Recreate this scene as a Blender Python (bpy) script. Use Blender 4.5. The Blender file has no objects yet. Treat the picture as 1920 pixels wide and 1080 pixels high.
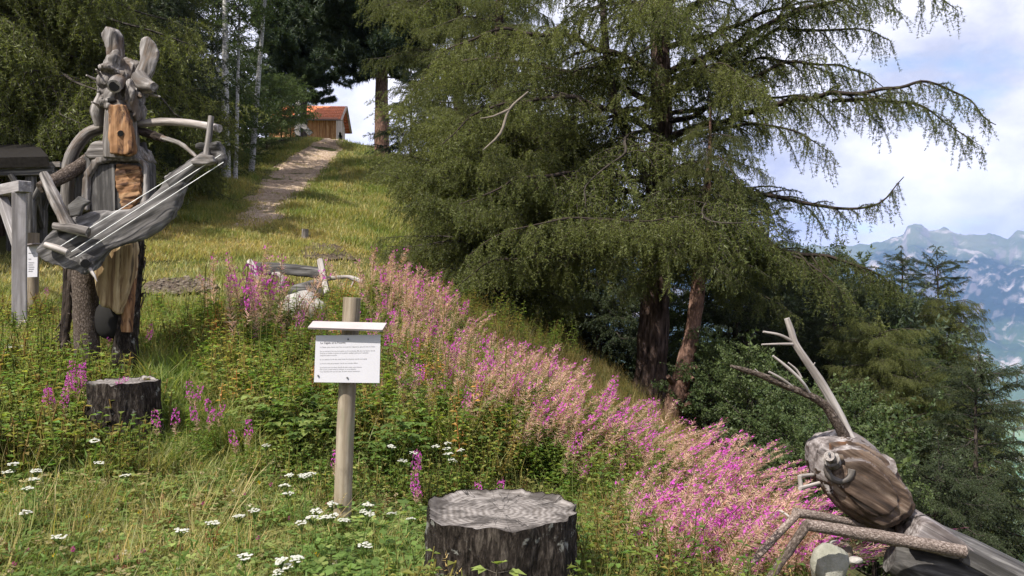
import bpy, bmesh, math, random
import numpy as np
from mathutils import Vector, Matrix, noise as mnoise
R = math.radians
SC = bpy.context.scene
COL = SC.collection
rng = np.random.default_rng(7)
random.seed(7)
F_PX = 1536.0

# ------------------------------------------------------------------ camera, sky, sun, exposure
cam_d = bpy.data.cameras.new('camera'); cam = bpy.data.objects.new('camera', cam_d); COL.objects.link(cam)
cam.location = (0, 0, 0); cam.rotation_euler = (R(90), 0, 0)
cam_d.sensor_width = 36; cam_d.lens = 36 * F_PX / 1920
cam_d.clip_start = 0.05; cam_d.clip_end = 60000
SC.camera = cam

SUN_DIR = Vector((-0.64, -0.77, 0)).normalized() * math.cos(R(51)) + Vector((0, 0, math.sin(R(51))))
W = bpy.data.worlds.new('World'); SC.world = W; W.use_nodes = True
wn = W.node_tree; wn.nodes.clear()
def WN(t, **k):
    n = wn.nodes.new(t)
    for a, b in k.items(): setattr(n, a, b)
    return n
def WL(a, b): wn.links.new(a, b)
sky = WN('ShaderNodeTexSky', sky_type='NISHITA', sun_disc=False)
sky.sun_elevation = R(51); sky.sun_rotation = math.atan2(SUN_DIR.x, SUN_DIR.y); sky.altitude = 1500
tc = WN('ShaderNodeTexCoord')
sep = WN('ShaderNodeSeparateXYZ'); WL(tc.outputs['Generated'], sep.inputs[0])
# clouds: project the view direction on to a flat layer, so they flatten out towards the horizon
zc = WN('ShaderNodeMath', operation='MAXIMUM'); WL(sep.outputs[2], zc.inputs[0]); zc.inputs[1].default_value = 0.0
za = WN('ShaderNodeMath', operation='ADD'); WL(zc.outputs[0], za.inputs[0]); za.inputs[1].default_value = 0.22
dv = WN('ShaderNodeVectorMath', operation='DIVIDE'); WL(tc.outputs['Generated'], dv.inputs[0])
cz = WN('ShaderNodeCombineXYZ')
for i in range(3): WL(za.outputs[0], cz.inputs[i])
WL(cz.outputs[0], dv.inputs[1])
n1 = WN('ShaderNodeTexNoise'); n1.inputs['Scale'].default_value = 1.7; n1.inputs['Detail'].default_value = 9; n1.inputs['Roughness'].default_value = .55; n1.inputs['Distortion'].default_value = .35
mp = WN('ShaderNodeMapping'); mp.inputs['Location'].default_value = (3.1, 0.7, 1.4); WL(dv.outputs[0], mp.inputs[0]); WL(mp.outputs[0], n1.inputs['Vector'])
r1 = WN('ShaderNodeValToRGB'); r1.color_ramp.elements[0].position = .22; r1.color_ramp.elements[1].position = .41
WL(n1.outputs[0], r1.inputs[0])
n2 = WN('ShaderNodeTexNoise'); n2.inputs['Scale'].default_value = 5.5; n2.inputs['Detail'].default_value = 8; n2.inputs['Roughness'].default_value = .6
mp2 = WN('ShaderNodeMapping'); mp2.inputs['Scale'].default_value = (1, 1, 1.6); WL(tc.outputs['Generated'], mp2.inputs[0]); WL(mp2.outputs[0], n2.inputs['Vector'])
r2 = WN('ShaderNodeValToRGB')
e = r2.color_ramp.elements; e[0].position = .36; e[0].color = (3.7, 3.85, 4.7, 1); e[1].position = .66; e[1].color = (7.6, 7.4, 8.0, 1)
WL(n2.outputs[0], r2.inputs[0])
cm = WN('ShaderNodeMixRGB'); WL(r1.outputs[0], cm.inputs[0]); WL(sky.outputs[0], cm.inputs[1]); WL(r2.outputs[0], cm.inputs[2])
bg = WN('ShaderNodeBackground'); bg.inputs[1].default_value = 0.108; WL(cm.outputs[0], bg.inputs[0])
wo = WN('ShaderNodeOutputWorld'); WL(bg.outputs[0], wo.inputs[0])

sd = bpy.data.lights.new('sun', 'SUN'); sd.energy = 4.6; sd.angle = R(0.6); sd.color = (1, .95, .87)
sun = bpy.data.objects.new('sun', sd); COL.objects.link(sun)
sun.rotation_euler = SUN_DIR.to_track_quat('Z', 'Y').to_euler()
SC.view_settings.view_transform = 'Standard'; SC.view_settings.look = 'None'
SC.view_settings.exposure = 0.85; SC.view_settings.gamma = 1; SC.view_settings.use_curve_mapping = False
SC.render.engine = 'CYCLES'; SC.cycles.use_denoising = True; SC.cycles.max_bounces = 6; SC.cycles.volume_bounces = 0
SC.cycles.sample_clamp_indirect = 6

# ------------------------------------------------------------------ helpers
def P(px, py, d): return Vector(((px - 960) / F_PX * d, d, (540 - py) / F_PX * d))
def tag(o, label=None, cat=None, group=None, kind=None):
    if label: o['label'] = label
    if cat: o['category'] = cat
    if group: o['group'] = group
    if kind: o['kind'] = kind
    return o
def link(name, me, parent=None):
    o = bpy.data.objects.new(name, me); COL.objects.link(o)
    if parent is not None: o.parent = parent
    return o
def empty(name, loc):
    o = bpy.data.objects.new(name, None); COL.objects.link(o); o.location = loc; o.empty_display_size = .2
    return o

# ---- materials
def mk(name, rough=.8, spec=.25):
    m = bpy.data.materials.new(name); m.use_nodes = True; nt = m.node_tree
    b = nt.nodes['Principled BSDF']; b.inputs['Roughness'].default_value = rough; b.inputs['Specular IOR Level'].default_value = spec
    return m, nt, b
def nn(nt, t, ins=None, **k):
    n = nt.nodes.new(t)
    for a, b in k.items(): setattr(n, a, b)
    if ins:
        for a, b in ins.items():
            if isinstance(b, bpy.types.NodeSocket): nt.links.new(b, n.inputs[a])
            else: n.inputs[a].default_value = b
    return n
def ramp(nt, src, stops):
    r = nt.nodes.new('ShaderNodeValToRGB'); el = r.color_ramp.elements
    while len(el) < len(stops): el.new(.5)
    for e, (p, c) in zip(el, stops):
        e.position = p; e.color = (c, c, c, 1) if isinstance(c, (int, float)) else (*c, 1)
    nt.links.new(src, r.inputs[0]); return r.outputs[0]
def mixc(nt, f, a, b, mode='MIX'):
    n = nt.nodes.new('ShaderNodeMixRGB'); n.blend_type = mode
    for s, v in zip(n.inputs, (f, a, b)):
        if isinstance(v, bpy.types.NodeSocket): nt.links.new(v, s)
        elif isinstance(v, (int, float)): s.default_value = v if s.type == 'VALUE' else (v, v, v, 1)
        else: s.default_value = (*v, 1)
    return n.outputs[0]
def noi(nt, vec, scale, detail=5, rough=.55, sc=None, dist=0):
    if sc is not None: vec = nn(nt, 'ShaderNodeMapping', {'Vector': vec, 'Scale': sc}).outputs[0]
    return nn(nt, 'ShaderNodeTexNoise', {'Vector': vec, 'Scale': scale, 'Detail': detail, 'Roughness': rough, 'Distortion': dist}).outputs[0]
def bump(nt, b, h, dist, strength=.8):
    n = nn(nt, 'ShaderNodeBump', {'Height': h, 'Distance': dist, 'Strength': strength}); nt.links.new(n.outputs[0], b.inputs['Normal'])
def attr(nt, name): return nn(nt, 'ShaderNodeAttribute', attribute_name=name)

def wood(name, dark, mid, light, crack=.35, fine=28, streak=1.6, blot=None, rough=.75, bd=.006):
    m, nt, b = mk(name, rough)
    g = attr(nt, 'gr').outputs['Vector']
    a = noi(nt, g, 1, 6, .6, (fine, fine, streak))
    c = ramp(nt, a, [(.36, dark), (.5, mid), (.64, light)])
    big = noi(nt, g, 1, 6, .65, (7, 7, 2.2), .6)
    c = mixc(nt, ramp(nt, big, [(.36, .9), (.56, 0.0)]), c, mixc(nt, .35, dark, mid))
    if blot:
        col, lo, hi, sc = blot
        c = mixc(nt, ramp(nt, noi(nt, g, 1, 4, .6, sc, .8), [(lo, 0.0), (hi, .9)]), c, col)
    cr = noi(nt, g, 1, 3, .5, (fine * .55, fine * .55, streak * .35), .3)
    cm_ = ramp(nt, cr, [(.30, 1.0), (.37, 0.0)])
    c = mixc(nt, nn(nt, 'ShaderNodeMath', {0: cm_, 1: crack}, operation='MULTIPLY').outputs[0], c, tuple(x * .25 for x in dark))
    nt.links.new(c, b.inputs['Base Color'])
    h = mixc(nt, .5, a, mixc(nt, cm_, .7, 0.0))
    bump(nt, b, h, bd); return m
def bark(name, dark, mid, light, sc=(14, 14, 4), bd=.02, lichen=None):
    m, nt, b = mk(name, .9, .1)
    g = attr(nt, 'gr').outputs['Vector']
    gw = nn(nt, 'ShaderNodeMapping', {'Vector': g, 'Scale': sc}).outputs[0]
    wob = nn(nt, 'ShaderNodeTexNoise', {'Vector': gw, 'Scale': 1.3, 'Detail': 4.0}).outputs['Color']
    gw2 = nn(nt, 'ShaderNodeVectorMath', {0: gw, 1: nn(nt, 'ShaderNodeVectorMath', {0: wob, 1: (1.6, 1.6, 1.6)}, operation='MULTIPLY').outputs[0]}, operation='ADD').outputs[0]
    v = nn(nt, 'ShaderNodeTexVoronoi', {'Vector': gw2, 'Scale': 1.0}, feature='DISTANCE_TO_EDGE').outputs[0]
    n = noi(nt, gw, 2.2, 7, .65)
    h = mixc(nt, .17, n, ramp(nt, v, [(.0, 0.0), (.3, 1.0)]))
    c = ramp(nt, h, [(.3, dark), (.5, mid), (.7, light)])
    if lichen:
        c = mixc(nt, ramp(nt, noi(nt, g, 9, 6, .7), [(.6, 0.0), (.66, .8)]), c, lichen)
    nt.links.new(c, b.inputs['Base Color']); bump(nt, b, h, bd, 1.0); return m
def endgrain(name, dark, light, rings=60, blot=.5, mixr=.8):
    m, nt, b = mk(name, .85)
    g = attr(nt, 'gr').outputs['Vector']
    l = nn(nt, 'ShaderNodeVectorMath', {0: nn(nt, 'ShaderNodeVectorMath', {0: g, 1: (1, 1, 0)}, operation='MULTIPLY').outputs[0]}, operation='LENGTH').outputs['Value']
    n0 = noi(nt, g, 4, 4)
    ph = nn(nt, 'ShaderNodeMath', {0: l, 1: nn(nt, 'ShaderNodeMath', {0: n0, 1: .035}, operation='MULTIPLY').outputs[0]}, operation='ADD').outputs[0]
    s = nn(nt, 'ShaderNodeMath', {0: nn(nt, 'ShaderNodeMath', {0: ph, 1: rings * 6.28}, operation='MULTIPLY').outputs[0]}, operation='SINE').outputs[0]
    s = nn(nt, 'ShaderNodeMath', {0: s, 1: .25, 2: .5}, operation='MULTIPLY_ADD').outputs[0]
    f = noi(nt, g, 22, 7, .7)
    c = ramp(nt, mixc(nt, mixr, s, f), [(.3, dark), (.65, light)])
    sx = nn(nt, 'ShaderNodeSeparateXYZ', {0: g}); an_ = nn(nt, 'ShaderNodeMath', {0: sx.outputs[1], 1: sx.outputs[0]}, operation='ARCTAN2').outputs[0]
    rc = nn(nt, 'ShaderNodeTexNoise', {'Vector': nn(nt, 'ShaderNodeCombineXYZ', {0: nn(nt, 'ShaderNodeMath', {0: an_, 1: 2.6}, operation='MULTIPLY').outputs[0], 1: l, 2: 0.0}).outputs[0], 'Scale': 1.9, 'Detail': 3.0}).outputs[0]
    rc = nn(nt, 'ShaderNodeMath', {0: nn(nt, 'ShaderNodeMath', {0: rc, 1: .5}, operation='SUBTRACT').outputs[0]}, operation='ABSOLUTE').outputs[0]
    c = mixc(nt, ramp(nt, rc, [(.004, .9), (.014, 0.0)]), c, tuple(x * .2 for x in dark))
    c = mixc(nt, ramp(nt, noi(nt, g, 6, 6, .65), [(.47, 0.0), (.6, blot)]), c, tuple(x * .35 for x in dark))
    nt.links.new(c, b.inputs['Base Color']); bump(nt, b, mixc(nt, .5, s, f), .006); return m
def leaf(name, c1, c2, tr=.35, vcol=False, rough=.5, spec=.3, rnd=.6):
    m, nt, b = mk(name, rough, spec)
    if vcol: c = attr(nt, 'Col').outputs['Color']
    else:
        oi = nn(nt, 'ShaderNodeObjectInfo').outputs['Random']
        ge = nn(nt, 'ShaderNodeNewGeometry').outputs['Random Per Island']
        p = nn(nt, 'ShaderNodeTexCoord').outputs['Object']
        f = mixc(nt, rnd * .6, noi(nt, p, 2.3, 3), oi); f = mixc(nt, .35, f, ge)
        c = ramp(nt, f, [(.25, c1), (.75, c2)])
    nt.links.new(c, b.inputs['Base Color'])
    t = nn(nt, 'ShaderNodeBsdfTranslucent', {'Color': mixc(nt, 1, c, (1.1, 1.15, .6), 'MULTIPLY')})
    mx = nn(nt, 'ShaderNodeMixShader', {0: tr, 1: b.outputs[0], 2: t.outputs[0]})
    nt.links.new(mx.outputs[0], nt.nodes['Material Output'].inputs[0]); return m
def plain(name, c, rough=.7, var=.15, sc=8, spec=.3):
    m, nt, b = mk(name, rough, spec)
    p = nn(nt, 'ShaderNodeTexCoord').outputs['Object']
    cc = ramp(nt, noi(nt, p, sc, 5), [(.3, tuple(x * (1 - var) for x in c)), (.7, tuple(min(1, x * (1 + var)) for x in c))])
    nt.links.new(cc, b.inputs['Base Color']); return m
def rock(name, c1, c2, sc=6):
    m, nt, b = mk(name, .9, .2)
    p = nn(nt, 'ShaderNodeTexCoord').outputs['Object']
    n = noi(nt, p, sc, 8, .65)
    c = ramp(nt, n, [(.3, c1), (.7, c2)]); nt.links.new(c, b.inputs['Base Color'])
    bump(nt, b, noi(nt, p, sc * 4, 6, .6), .02); return m

M = {}
M['grey'] = wood('grey_driftwood', (.045, .038, .033), (.165, .148, .135), (.34, .315, .295), .7, blot=((.1, .07, .048), .52, .68, (7, 7, 3)), bd=.012)
M['grey_dark'] = wood('dark_weathered_wood', (.022, .02, .018), (.075, .07, .066), (.18, .17, .16), .6, bd=.01)
M['pale'] = wood('bleached_wood', (.16, .135, .12), (.34, .305, .28), (.5, .46, .43), .45, bd=.01)
M['guitar'] = wood('grey_slab_wood', (.035, .032, .03), (.115, .107, .103), (.27, .255, .245), .75, 22, 1.2, bd=.012)
M['orange'] = wood('split_orange_wood', (.1, .045, .018), (.28, .145, .065), (.42, .27, .15), .8, 24, 1.5, ((.045, .02, .012), .5, .62, (16, 16, 6)))
M['yellow'] = wood('split_yellow_wood', (.16, .1, .045), (.34, .25, .13), (.47, .37, .22), .9, 20, .9, ((.1, .055, .025), .52, .62, (18, 18, 1.0)))
M['antlog'] = wood('ant_head_wood', (.02, .014, .011), (.085, .055, .038), (.22, .165, .125), 1.0, 24, 1.6, ((.19, .08, .03), .6, .74, (7, 7, 2.5)), bd=.02)
M['antgrey'] = wood('ant_grey_wood', (.05, .04, .036), (.17, .145, .137), (.34, .31, .3), .95, 26, 1.4, bd=.014)
M['bark'] = bark('grey_bark', (.025, .02, .016), (.085, .065, .052), (.22, .18, .155), (48, 48, 26), .012)
M['barkpink'] = bark('flaky_pale_bark', (.05, .038, .032), (.2, .155, .13), (.4, .34, .3), (60, 60, 34), .008)
M['barkdark'] = bark('dark_bark', (.012, .01, .009), (.055, .042, .034), (.13, .105, .09), (9, 9, 2.2), .04)
M['barklarch'] = bark('larch_bark', (.015, .011, .009), (.075, .05, .04), (.17, .12, .1), (8, 8, 1.6), .05)
M['barkred'] = bark('reddish_bark', (.03, .02, .016), (.13, .075, .055), (.25, .16, .12), (9, 9, 3), .03)
M['birch'] = bark('birch_bark', (.05, .05, .048), (.42, .41, .39), (.62, .61, .59), (5, 5, 16), .006)
M['stumpbark'] = bark('stump_bark', (.006, .005, .004), (.028, .022, .018), (.095, .08, .066), (26, 26, 7), .03, (.26, .26, .23))
M['stumptop'] = endgrain('stump_top', (.075, .062, .052), (.27, .245, .225), 34, .8, .66)
M['cut'] = endgrain('cut_end', (.2, .16, .13), (.42, .37, .33), 90, .3)
M['cutpale'] = endgrain('cut_pale', (.17, .145, .13), (.38, .345, .325), 90, .3)
M['black'] = plain('hollow_shade_black', (.012, .011, .01), .9)  # black puts the shade inside holes, gaps and the hut into colour
M['post'] = wood('round_post_wood', (.095, .073, .05), (.23, .185, .13), (.34, .29, .22), .8, 22, .7, ((.2, .2, .12), .55, .7, (5, 5, 2)))
M['beam'] = wood('sawn_beam_wood', (.15, .137, .13), (.27, .25, .245), (.38, .36, .355), .5, 18, .8)
M['white'] = plain('white_panel', (.54, .53, .56), .45, .02)
M['pinkwhite'] = plain('pale_board', (.38, .33, .32), .6, .07, 14)
M['edge'] = plain('board_edge', (.2, .17, .17), .8)
M['ink'] = plain('print_ink', (.05, .05, .055), .6)
M['inkgrey'] = plain('print_ink_grey', (.2, .2, .21), .6)
M['metal'] = plain('screw_metal', (.12, .12, .12), .4)
M['string'] = plain('string', (.75, .75, .73), .5)
M['larch'] = leaf('larch_needles', (.055, .074, .02), (.17, .185, .052), .45)
M['larchy'] = leaf('larch_needles_pale_lit', (.08, .1, .027), (.19, .205, .06), .45)  # paler needle copy: sunlit boughs put into colour, also for yellow green larches
M['spruce'] = leaf('spruce_needles', (.022, .035, .016), (.065, .085, .034), .25)
M['pine'] = leaf('pine_needles', (.022, .038, .02), (.06, .085, .038), .25)
M['leafy'] = leaf('tree_leaves', (.045, .075, .028), (.12, .155, .055), .4)
M['blueleaf'] = leaf('willow_leaves', (.07, .1, .06), (.155, .19, .11), .4)
M['birchleaf'] = leaf('birch_leaves', (.05, .08, .025), (.12, .16, .05), .45)
M['twig'] = plain('twig_bark', (.045, .036, .03), .9, .3)
M['twiggrey'] = plain('dead_twig', (.15, .125, .1), .9, .3)
M['veg'] = leaf('plant_green', 0, 0, .48, True, .5, .25)
M['petal'] = leaf('petals', 0, 0, .45, True, .6, .15)
M['stone'] = rock('pale_stone', (.2, .185, .165), (.46, .44, .41), 7)
M['stone2'] = rock('mossy_stone', (.16, .16, .12), (.36, .35, .3), 5)
M['stone3'] = rock('dark_stone', (.075, .06, .045), (.22, .18, .14), 8)
M['tile'] = plain('roof_tile', (.62, .2, .09), .75, .25, 9)
M['plankwood'] = wood('hut_planks', (.27, .12, .045), (.48, .25, .11), (.58, .36, .19), .3, 10, .5)
M['plankgrey'] = wood('hut_trim', (.3, .22, .16), (.45, .36, .29), (.55, .48, .42), .2, 10, .5)
M['thatch'] = plain('dark_roofing', (.018, .016, .014), .95, .4, 20, .05)

# ---- solids with wood-grain coordinates
class Solid:
    def __init__(s): s.v = []; s.f = []; s.g = []; s.m = []; s.smooth = []
    def add(s, vs, fs, gs, m, sm=True):
        o = len(s.v); s.v += [tuple(v) for v in vs]; s.g += [tuple(g) for g in gs]
        s.f += [tuple(i + o for i in f) for f in fs]; s.m += [m] * len(fs); s.smooth += [sm] * len(fs)
    def build(s, name, mats, parent=None, origin=None):
        me = bpy.data.meshes.new(name)
        v = s.v
        if origin is not None: v = [(a - origin[0], b - origin[1], c - origin[2]) for a, b, c in v]
        me.from_pydata(v, [], s.f)
        for mt in mats: me.materials.append(M[mt] if isinstance(mt, str) else mt)
        me.polygons.foreach_set('material_index', s.m); me.polygons.foreach_set('use_smooth', s.smooth)
        a = me.attributes.new('gr', 'FLOAT_VECTOR', 'POINT'); a.data.foreach_set('vector', np.array(s.g, dtype=np.float32).ravel())
        me.update(); return link(name, me, parent)

def spline(pts, vals, step):
    pts = [Vector(p) for p in pts]; out = []; ov = []
    n = len(pts)
    for i in range(n - 1):
        p0 = pts[i - 1] if i else pts[0] * 2 - pts[1]; p1, p2 = pts[i], pts[i + 1]
        p3 = pts[i + 2] if i + 2 < n else p2 * 2 - p1
        k = max(1, int((p2 - p1).length / step))
        for j in range(k):
            t = j / k; t2 = t * t; t3 = t2 * t
            out.append(.5 * ((2 * p1) + (p2 - p0) * t + (2 * p0 - 5 * p1 + 4 * p2 - p3) * t2 + (3 * p1 - p0 - 3 * p2 + p3) * t3))
            ov.append(vals[i] * (1 - t) + vals[i + 1] * t)
    out.append(pts[-1]); ov.append(vals[-1]); return out, ov

_seed = [0]
def log(S, pts, rad, n=14, step=None, amp=.06, freq=6, m=0, capm=0, up=Vector((.3, .2, 1)), squash=1.0, flare=0, sharp_caps=True):
    if isinstance(rad, (int, float)): rad = [rad] * len(pts)
    if step is None: step = max(.02, min(rad) * .8)
    c, r = spline(pts, rad, step)
    _seed[0] += 1; sd = _seed[0] * 3.17
    vs = []; gs = []; fs = []
    x = None; L = 0
    for i, p in enumerate(c):
        t = (c[min(i + 1, len(c) - 1)] - c[max(i - 1, 0)]).normalized()
        if x is None:
            x = t.cross(up); x = x.normalized() if x.length > 1e-3 else Vector((1, 0, 0))
        x = (x - t * x.dot(t)).normalized(); y = t.cross(x)
        if i: L += (p - c[i - 1]).length
        for k in range(n):
            a = 2 * math.pi * k / n
            d = x * math.cos(a) + y * math.sin(a) * squash
            q = Vector((math.cos(a) * freq * .35, math.sin(a) * freq * .35, L * freq + sd))
            rr = r[i] * (1 + amp * 2 * mnoise.noise(q) + amp * mnoise.noise(q * 2.7))
            vs.append(p + d * rr); gs.append((math.cos(a) * r[i], math.sin(a) * r[i], L + sd))
    for i in range(len(c) - 1):
        for k in range(n):
            k2 = (k + 1) % n
            fs.append((i * n + k, i * n + k2, (i + 1) * n + k2, (i + 1) * n + k))
    S.add(vs, fs, gs, m)
    for e, i in ((0, 0), (1, len(c) - 1)):
        ring = vs[i * n:(i + 1) * n]; cen = c[i]
        inner = [cen + (v - cen) * .5 for v in ring]
        gg = [(math.cos(2 * math.pi * k / n) * r[i], math.sin(2 * math.pi * k / n) * r[i], sd) for k in range(n)]
        gi = [(a * .5, b * .5, sd) for a, b, _ in gg]
        f = []
        for k in range(n):
            k2 = (k + 1) % n
            f.append((k, k2, n + k2, n + k) if e else (k2, k, n + k, n + k2)); f.append((n + k, n + k2, 2 * n) if e else (n + k2, n + k, 2 * n))
        S.add(ring + inner + [cen], f, gg + gi + [(0, 0, sd)], capm, False)
    return S
def box(S, c, size, rot=None, m=0, axis=2, bev=.006):
    bm = bmesh.new(); bmesh.ops.create_cube(bm, size=1)
    for v in bm.verts: v.co = Vector((v.co.x * size[0], v.co.y * size[1], v.co.z * size[2]))
    if bev: bmesh.ops.bevel(bm, geom=bm.edges[:], offset=bev, segments=1, affect='EDGES')
    rot = rot or Matrix.Identity(3); c = Vector(c); _seed[0] += 1; o = _seed[0] * 1.7
    vs = [c + rot @ v.co for v in bm.verts]
    perm = {2: (0, 1, 2), 0: (1, 2, 0), 1: (2, 0, 1)}[axis]
    gs = [(v.co[perm[0]] + o, v.co[perm[1]], v.co[perm[2]] + o) for v in bm.verts]
    bm.verts.index_update()
    S.add(vs, [tuple(v.index for v in f.verts) for f in bm.faces], gs, m, False); bm.free()
def bar(S, a, b, w, h, m=0, up=Vector((0, 0, 1)), bev=.006):
    a = Vector(a); b = Vector(b); d = (b - a); L = d.length; z = d.normalized()
    x = up.cross(z); x = x.normalized() if x.length > 1e-3 else Vector((1, 0, 0)); y = z.cross(x)
    rot = Matrix((x, y, z)).transposed()
    box(S, (a + b) / 2, (w, h, L), rot, m, 2, bev)
def prism(S, poly, thick, nrm, m=0, sub=0):
    """closed solid from a planar-ish outline (list of Vectors), pushed along nrm"""
    n = len(poly); nrm = Vector(nrm).normalized(); vs = [p - nrm * thick / 2 for p in poly] + [p + nrm * thick / 2 for p in poly]
    fs = [tuple(range(n)), tuple(range(2 * n - 1, n - 1, -1))] + [(i, i + n, (i + 1) % n + n, (i + 1) % n) for i in range(n)]
    S.add(vs, fs, vs, m, False)
def ball(S, c, r, m=0, sc=(1, 1, 1), n=12):
    vs = []; fs = []; c = Vector(c)
    for i in range(n + 1):
        a = math.pi * i / n
        for k in range(n * 2):
            b = math.pi * k / n
            vs.append(c + Vector((math.sin(a) * math.cos(b) * r * sc[0], math.sin(a) * math.sin(b) * r * sc[1], math.cos(a) * r * sc[2])))
    for i in range(n):
        for k in range(n * 2):
            k2 = (k + 1) % (n * 2); fs.append((i * 2 * n + k, (i + 1) * 2 * n + k, (i + 1) * 2 * n + k2, i * 2 * n + k2))
    S.add(vs, fs, vs, m)
def organic(S, name, mats, parent, voxel, smooth=4, amp=.01, freq=9, axis=(0, 0, 1), origin=None, fmat=None):
    me = bpy.data.meshes.new('tmp'); me.from_pydata(S.v, [], S.f); me.update()
    bm = bmesh.new(); bm.from_mesh(me); bmesh.ops.remove_doubles(bm, verts=bm.verts, dist=1e-5)
    bmesh.ops.triangulate(bm, faces=[f for f in bm.faces if len(f.verts) > 4]); bmesh.ops.recalc_face_normals(bm, faces=bm.faces); bm.to_mesh(me); bm.free()
    o = bpy.data.objects.new('tmp', me); COL.objects.link(o)
    r = o.modifiers.new('r', 'REMESH'); r.mode = 'VOXEL'; r.voxel_size = voxel
    if smooth: s = o.modifiers.new('s', 'SMOOTH'); s.iterations = smooth; s.factor = .5
    dg = bpy.context.evaluated_depsgraph_get(); dg.update()
    out = bpy.data.meshes.new_from_object(o.evaluated_get(dg)); out.name = name
    bpy.data.objects.remove(o); bpy.data.meshes.remove(me)
    z = Vector(axis).normalized(); x = z.orthogonal().normalized(); y = z.cross(x)
    _seed[0] += 1; sd = Vector((_seed[0] * 2.3, 0, 0)); g = []
    out.update(); nr = [v.normal.copy() for v in out.vertices]
    for v, n_ in zip(out.vertices, nr):
        co = v.co
        q = Vector((x.dot(co) * freq, y.dot(co) * freq, z.dot(co) * freq * .3)) + sd
        g.append((x.dot(co), y.dot(co), z.dot(co) + sd.x))
        v.co = co + n_ * (amp * mnoise.noise(q) + amp * .6 * mnoise.noise(q * 2.6) + amp * .25 * mnoise.noise(q * 6))
    a = out.attributes.new('gr', 'FLOAT_VECTOR', 'POINT'); a.data.foreach_set('vector', np.array(g, dtype=np.float32).ravel())
    for mt in mats: out.materials.append(M[mt])
    if fmat:
        for p in out.polygons: p.material_index = fmat(p.center, p.normal)
    out.polygons.foreach_set('use_smooth', [True] * len(out.polygons))
    if origin is not None: out.transform(Matrix.Translation(-Vector(origin)))
    out.update(); return link(name, out, parent)

# ---- bulk triangle meshes (plants)
class Bulk:
    def __init__(s): s.V = []; s.T = []; s.m = []; s.c = []; s.n = 0
    def add(s, V, T, m=0, col=None):
        V = np.asarray(V, dtype=np.float32).reshape(-1, 3); T = np.asarray(T, dtype=np.int64).reshape(-1, 3)
        s.V.append(V); s.T.append(T + s.n); s.n += len(V)
        s.m.append(np.full(len(T), m, dtype=np.int32) if np.isscalar(m) else np.asarray(m, dtype=np.int32))
        c = np.ones((len(V), 4), dtype=np.float32)
        if col is not None: c[:, :3] = np.asarray(col, dtype=np.float32)
        s.c.append(c)
    def arrays(s): return np.concatenate(s.V), np.concatenate(s.T), np.concatenate(s.m), np.concatenate(s.c)
    def mesh(s, name, mats, origin=None):
        V, T, m, c = s.arrays()
        if origin is not None: V = V - np.array(origin, dtype=np.float32)
        me = bpy.data.meshes.new(name)
        me.vertices.add(len(V)); me.vertices.foreach_set('co', V.ravel())
        me.loops.add(len(T) * 3); me.loops.foreach_set('vertex_index', T.astype(np.int32).ravel())
        me.polygons.add(len(T)); me.polygons.foreach_set('loop_start', np.arange(0, len(T) * 3, 3, dtype=np.int32))
        for mt in mats: me.materials.append(M[mt])
        me.polygons.foreach_set('material_index', m)
        a = me.attributes.new('Col', 'FLOAT_COLOR', 'POINT'); a.data.foreach_set('color', c.ravel())
        me.update(calc_edges=True); me.validate(); return me
    def scatter(s, tpl, pos, rotz, scale, tilt=None, tint=None):
        """copies of a template at pos (N,3), turned rotz, scaled, leaned by tilt (N,2) = horizontal shift per unit height"""
        V, T, m, c = tpl; N = len(pos)
        if N == 0: return
        scale = np.asarray(scale, dtype=np.float32)
        if scale.ndim == 1: scale = scale[:, None].repeat(3, 1)
        ca, sa = np.cos(rotz), np.sin(rotz)
        X = V[None] * scale[:, None, :]
        Y = np.empty_like(X)
        Y[..., 0] = X[..., 0] * ca[:, None] - X[..., 1] * sa[:, None]; Y[..., 1] = X[..., 0] * sa[:, None] + X[..., 1] * ca[:, None]; Y[..., 2] = X[..., 2]
        if tilt is not None:
            l = np.sqrt((tilt ** 2).sum(1)); h = X[..., 2]
            Y[..., 0] += tilt[:, None, 0] * h; Y[..., 1] += tilt[:, None, 1] * h
            Y[..., 2] = h / np.sqrt(1 + l[:, None] ** 2) + (Y[..., 2] - h)
        Y += np.asarray(pos, dtype=np.float32)[:, None, :]
        nv = len(V)
        s.V.append(Y.reshape(-1, 3).astype(np.float32)); TT = T[None] + (np.arange(N) * nv)[:, None, None]
        s.T.append(TT.reshape(-1, 3) + s.n); s.n += N * nv; s.m.append(np.tile(m, N))
        cc = np.tile(c[None], (N, 1, 1))
        if tint is not None: cc[..., :3] *= np.asarray(tint, dtype=np.float32)[:, None, :]
        s.c.append(cc.reshape(-1, 4))

def nrm(a): return a / np.maximum(np.linalg.norm(a, axis=-1, keepdims=True), 1e-9)
def seg_prisms(B, A, Bp, ra, rb, m):
    A = np.asarray(A); Bp = np.asarray(Bp); ra = np.asarray(ra)[:, None]; rb = np.asarray(rb)[:, None]
    d = nrm(Bp - A); ref = np.where(np.abs(d[:, 2:3]) > .9, np.array([[1., 0, 0]]), np.array([[0, 0, 1.]]))
    x = nrm(np.cross(d, ref)); y = np.cross(d, x); N = len(A); V = np.empty((N, 6, 3))
    for k in range(3):
        a = 2 * math.pi * k / 3; o = x * math.cos(a) + y * math.sin(a)
        V[:, k] = A + o * ra; V[:, 3 + k] = Bp + o * rb
    t = []
    for k in range(3):
        k2 = (k + 1) % 3; t += [(k, k2, 3 + k2), (k, 3 + k2, 3 + k)]
    T = np.array(t)[None] + (np.arange(N) * 6)[:, None, None]
    B.add(V.reshape(-1, 3), T.reshape(-1, 3), m)
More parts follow.
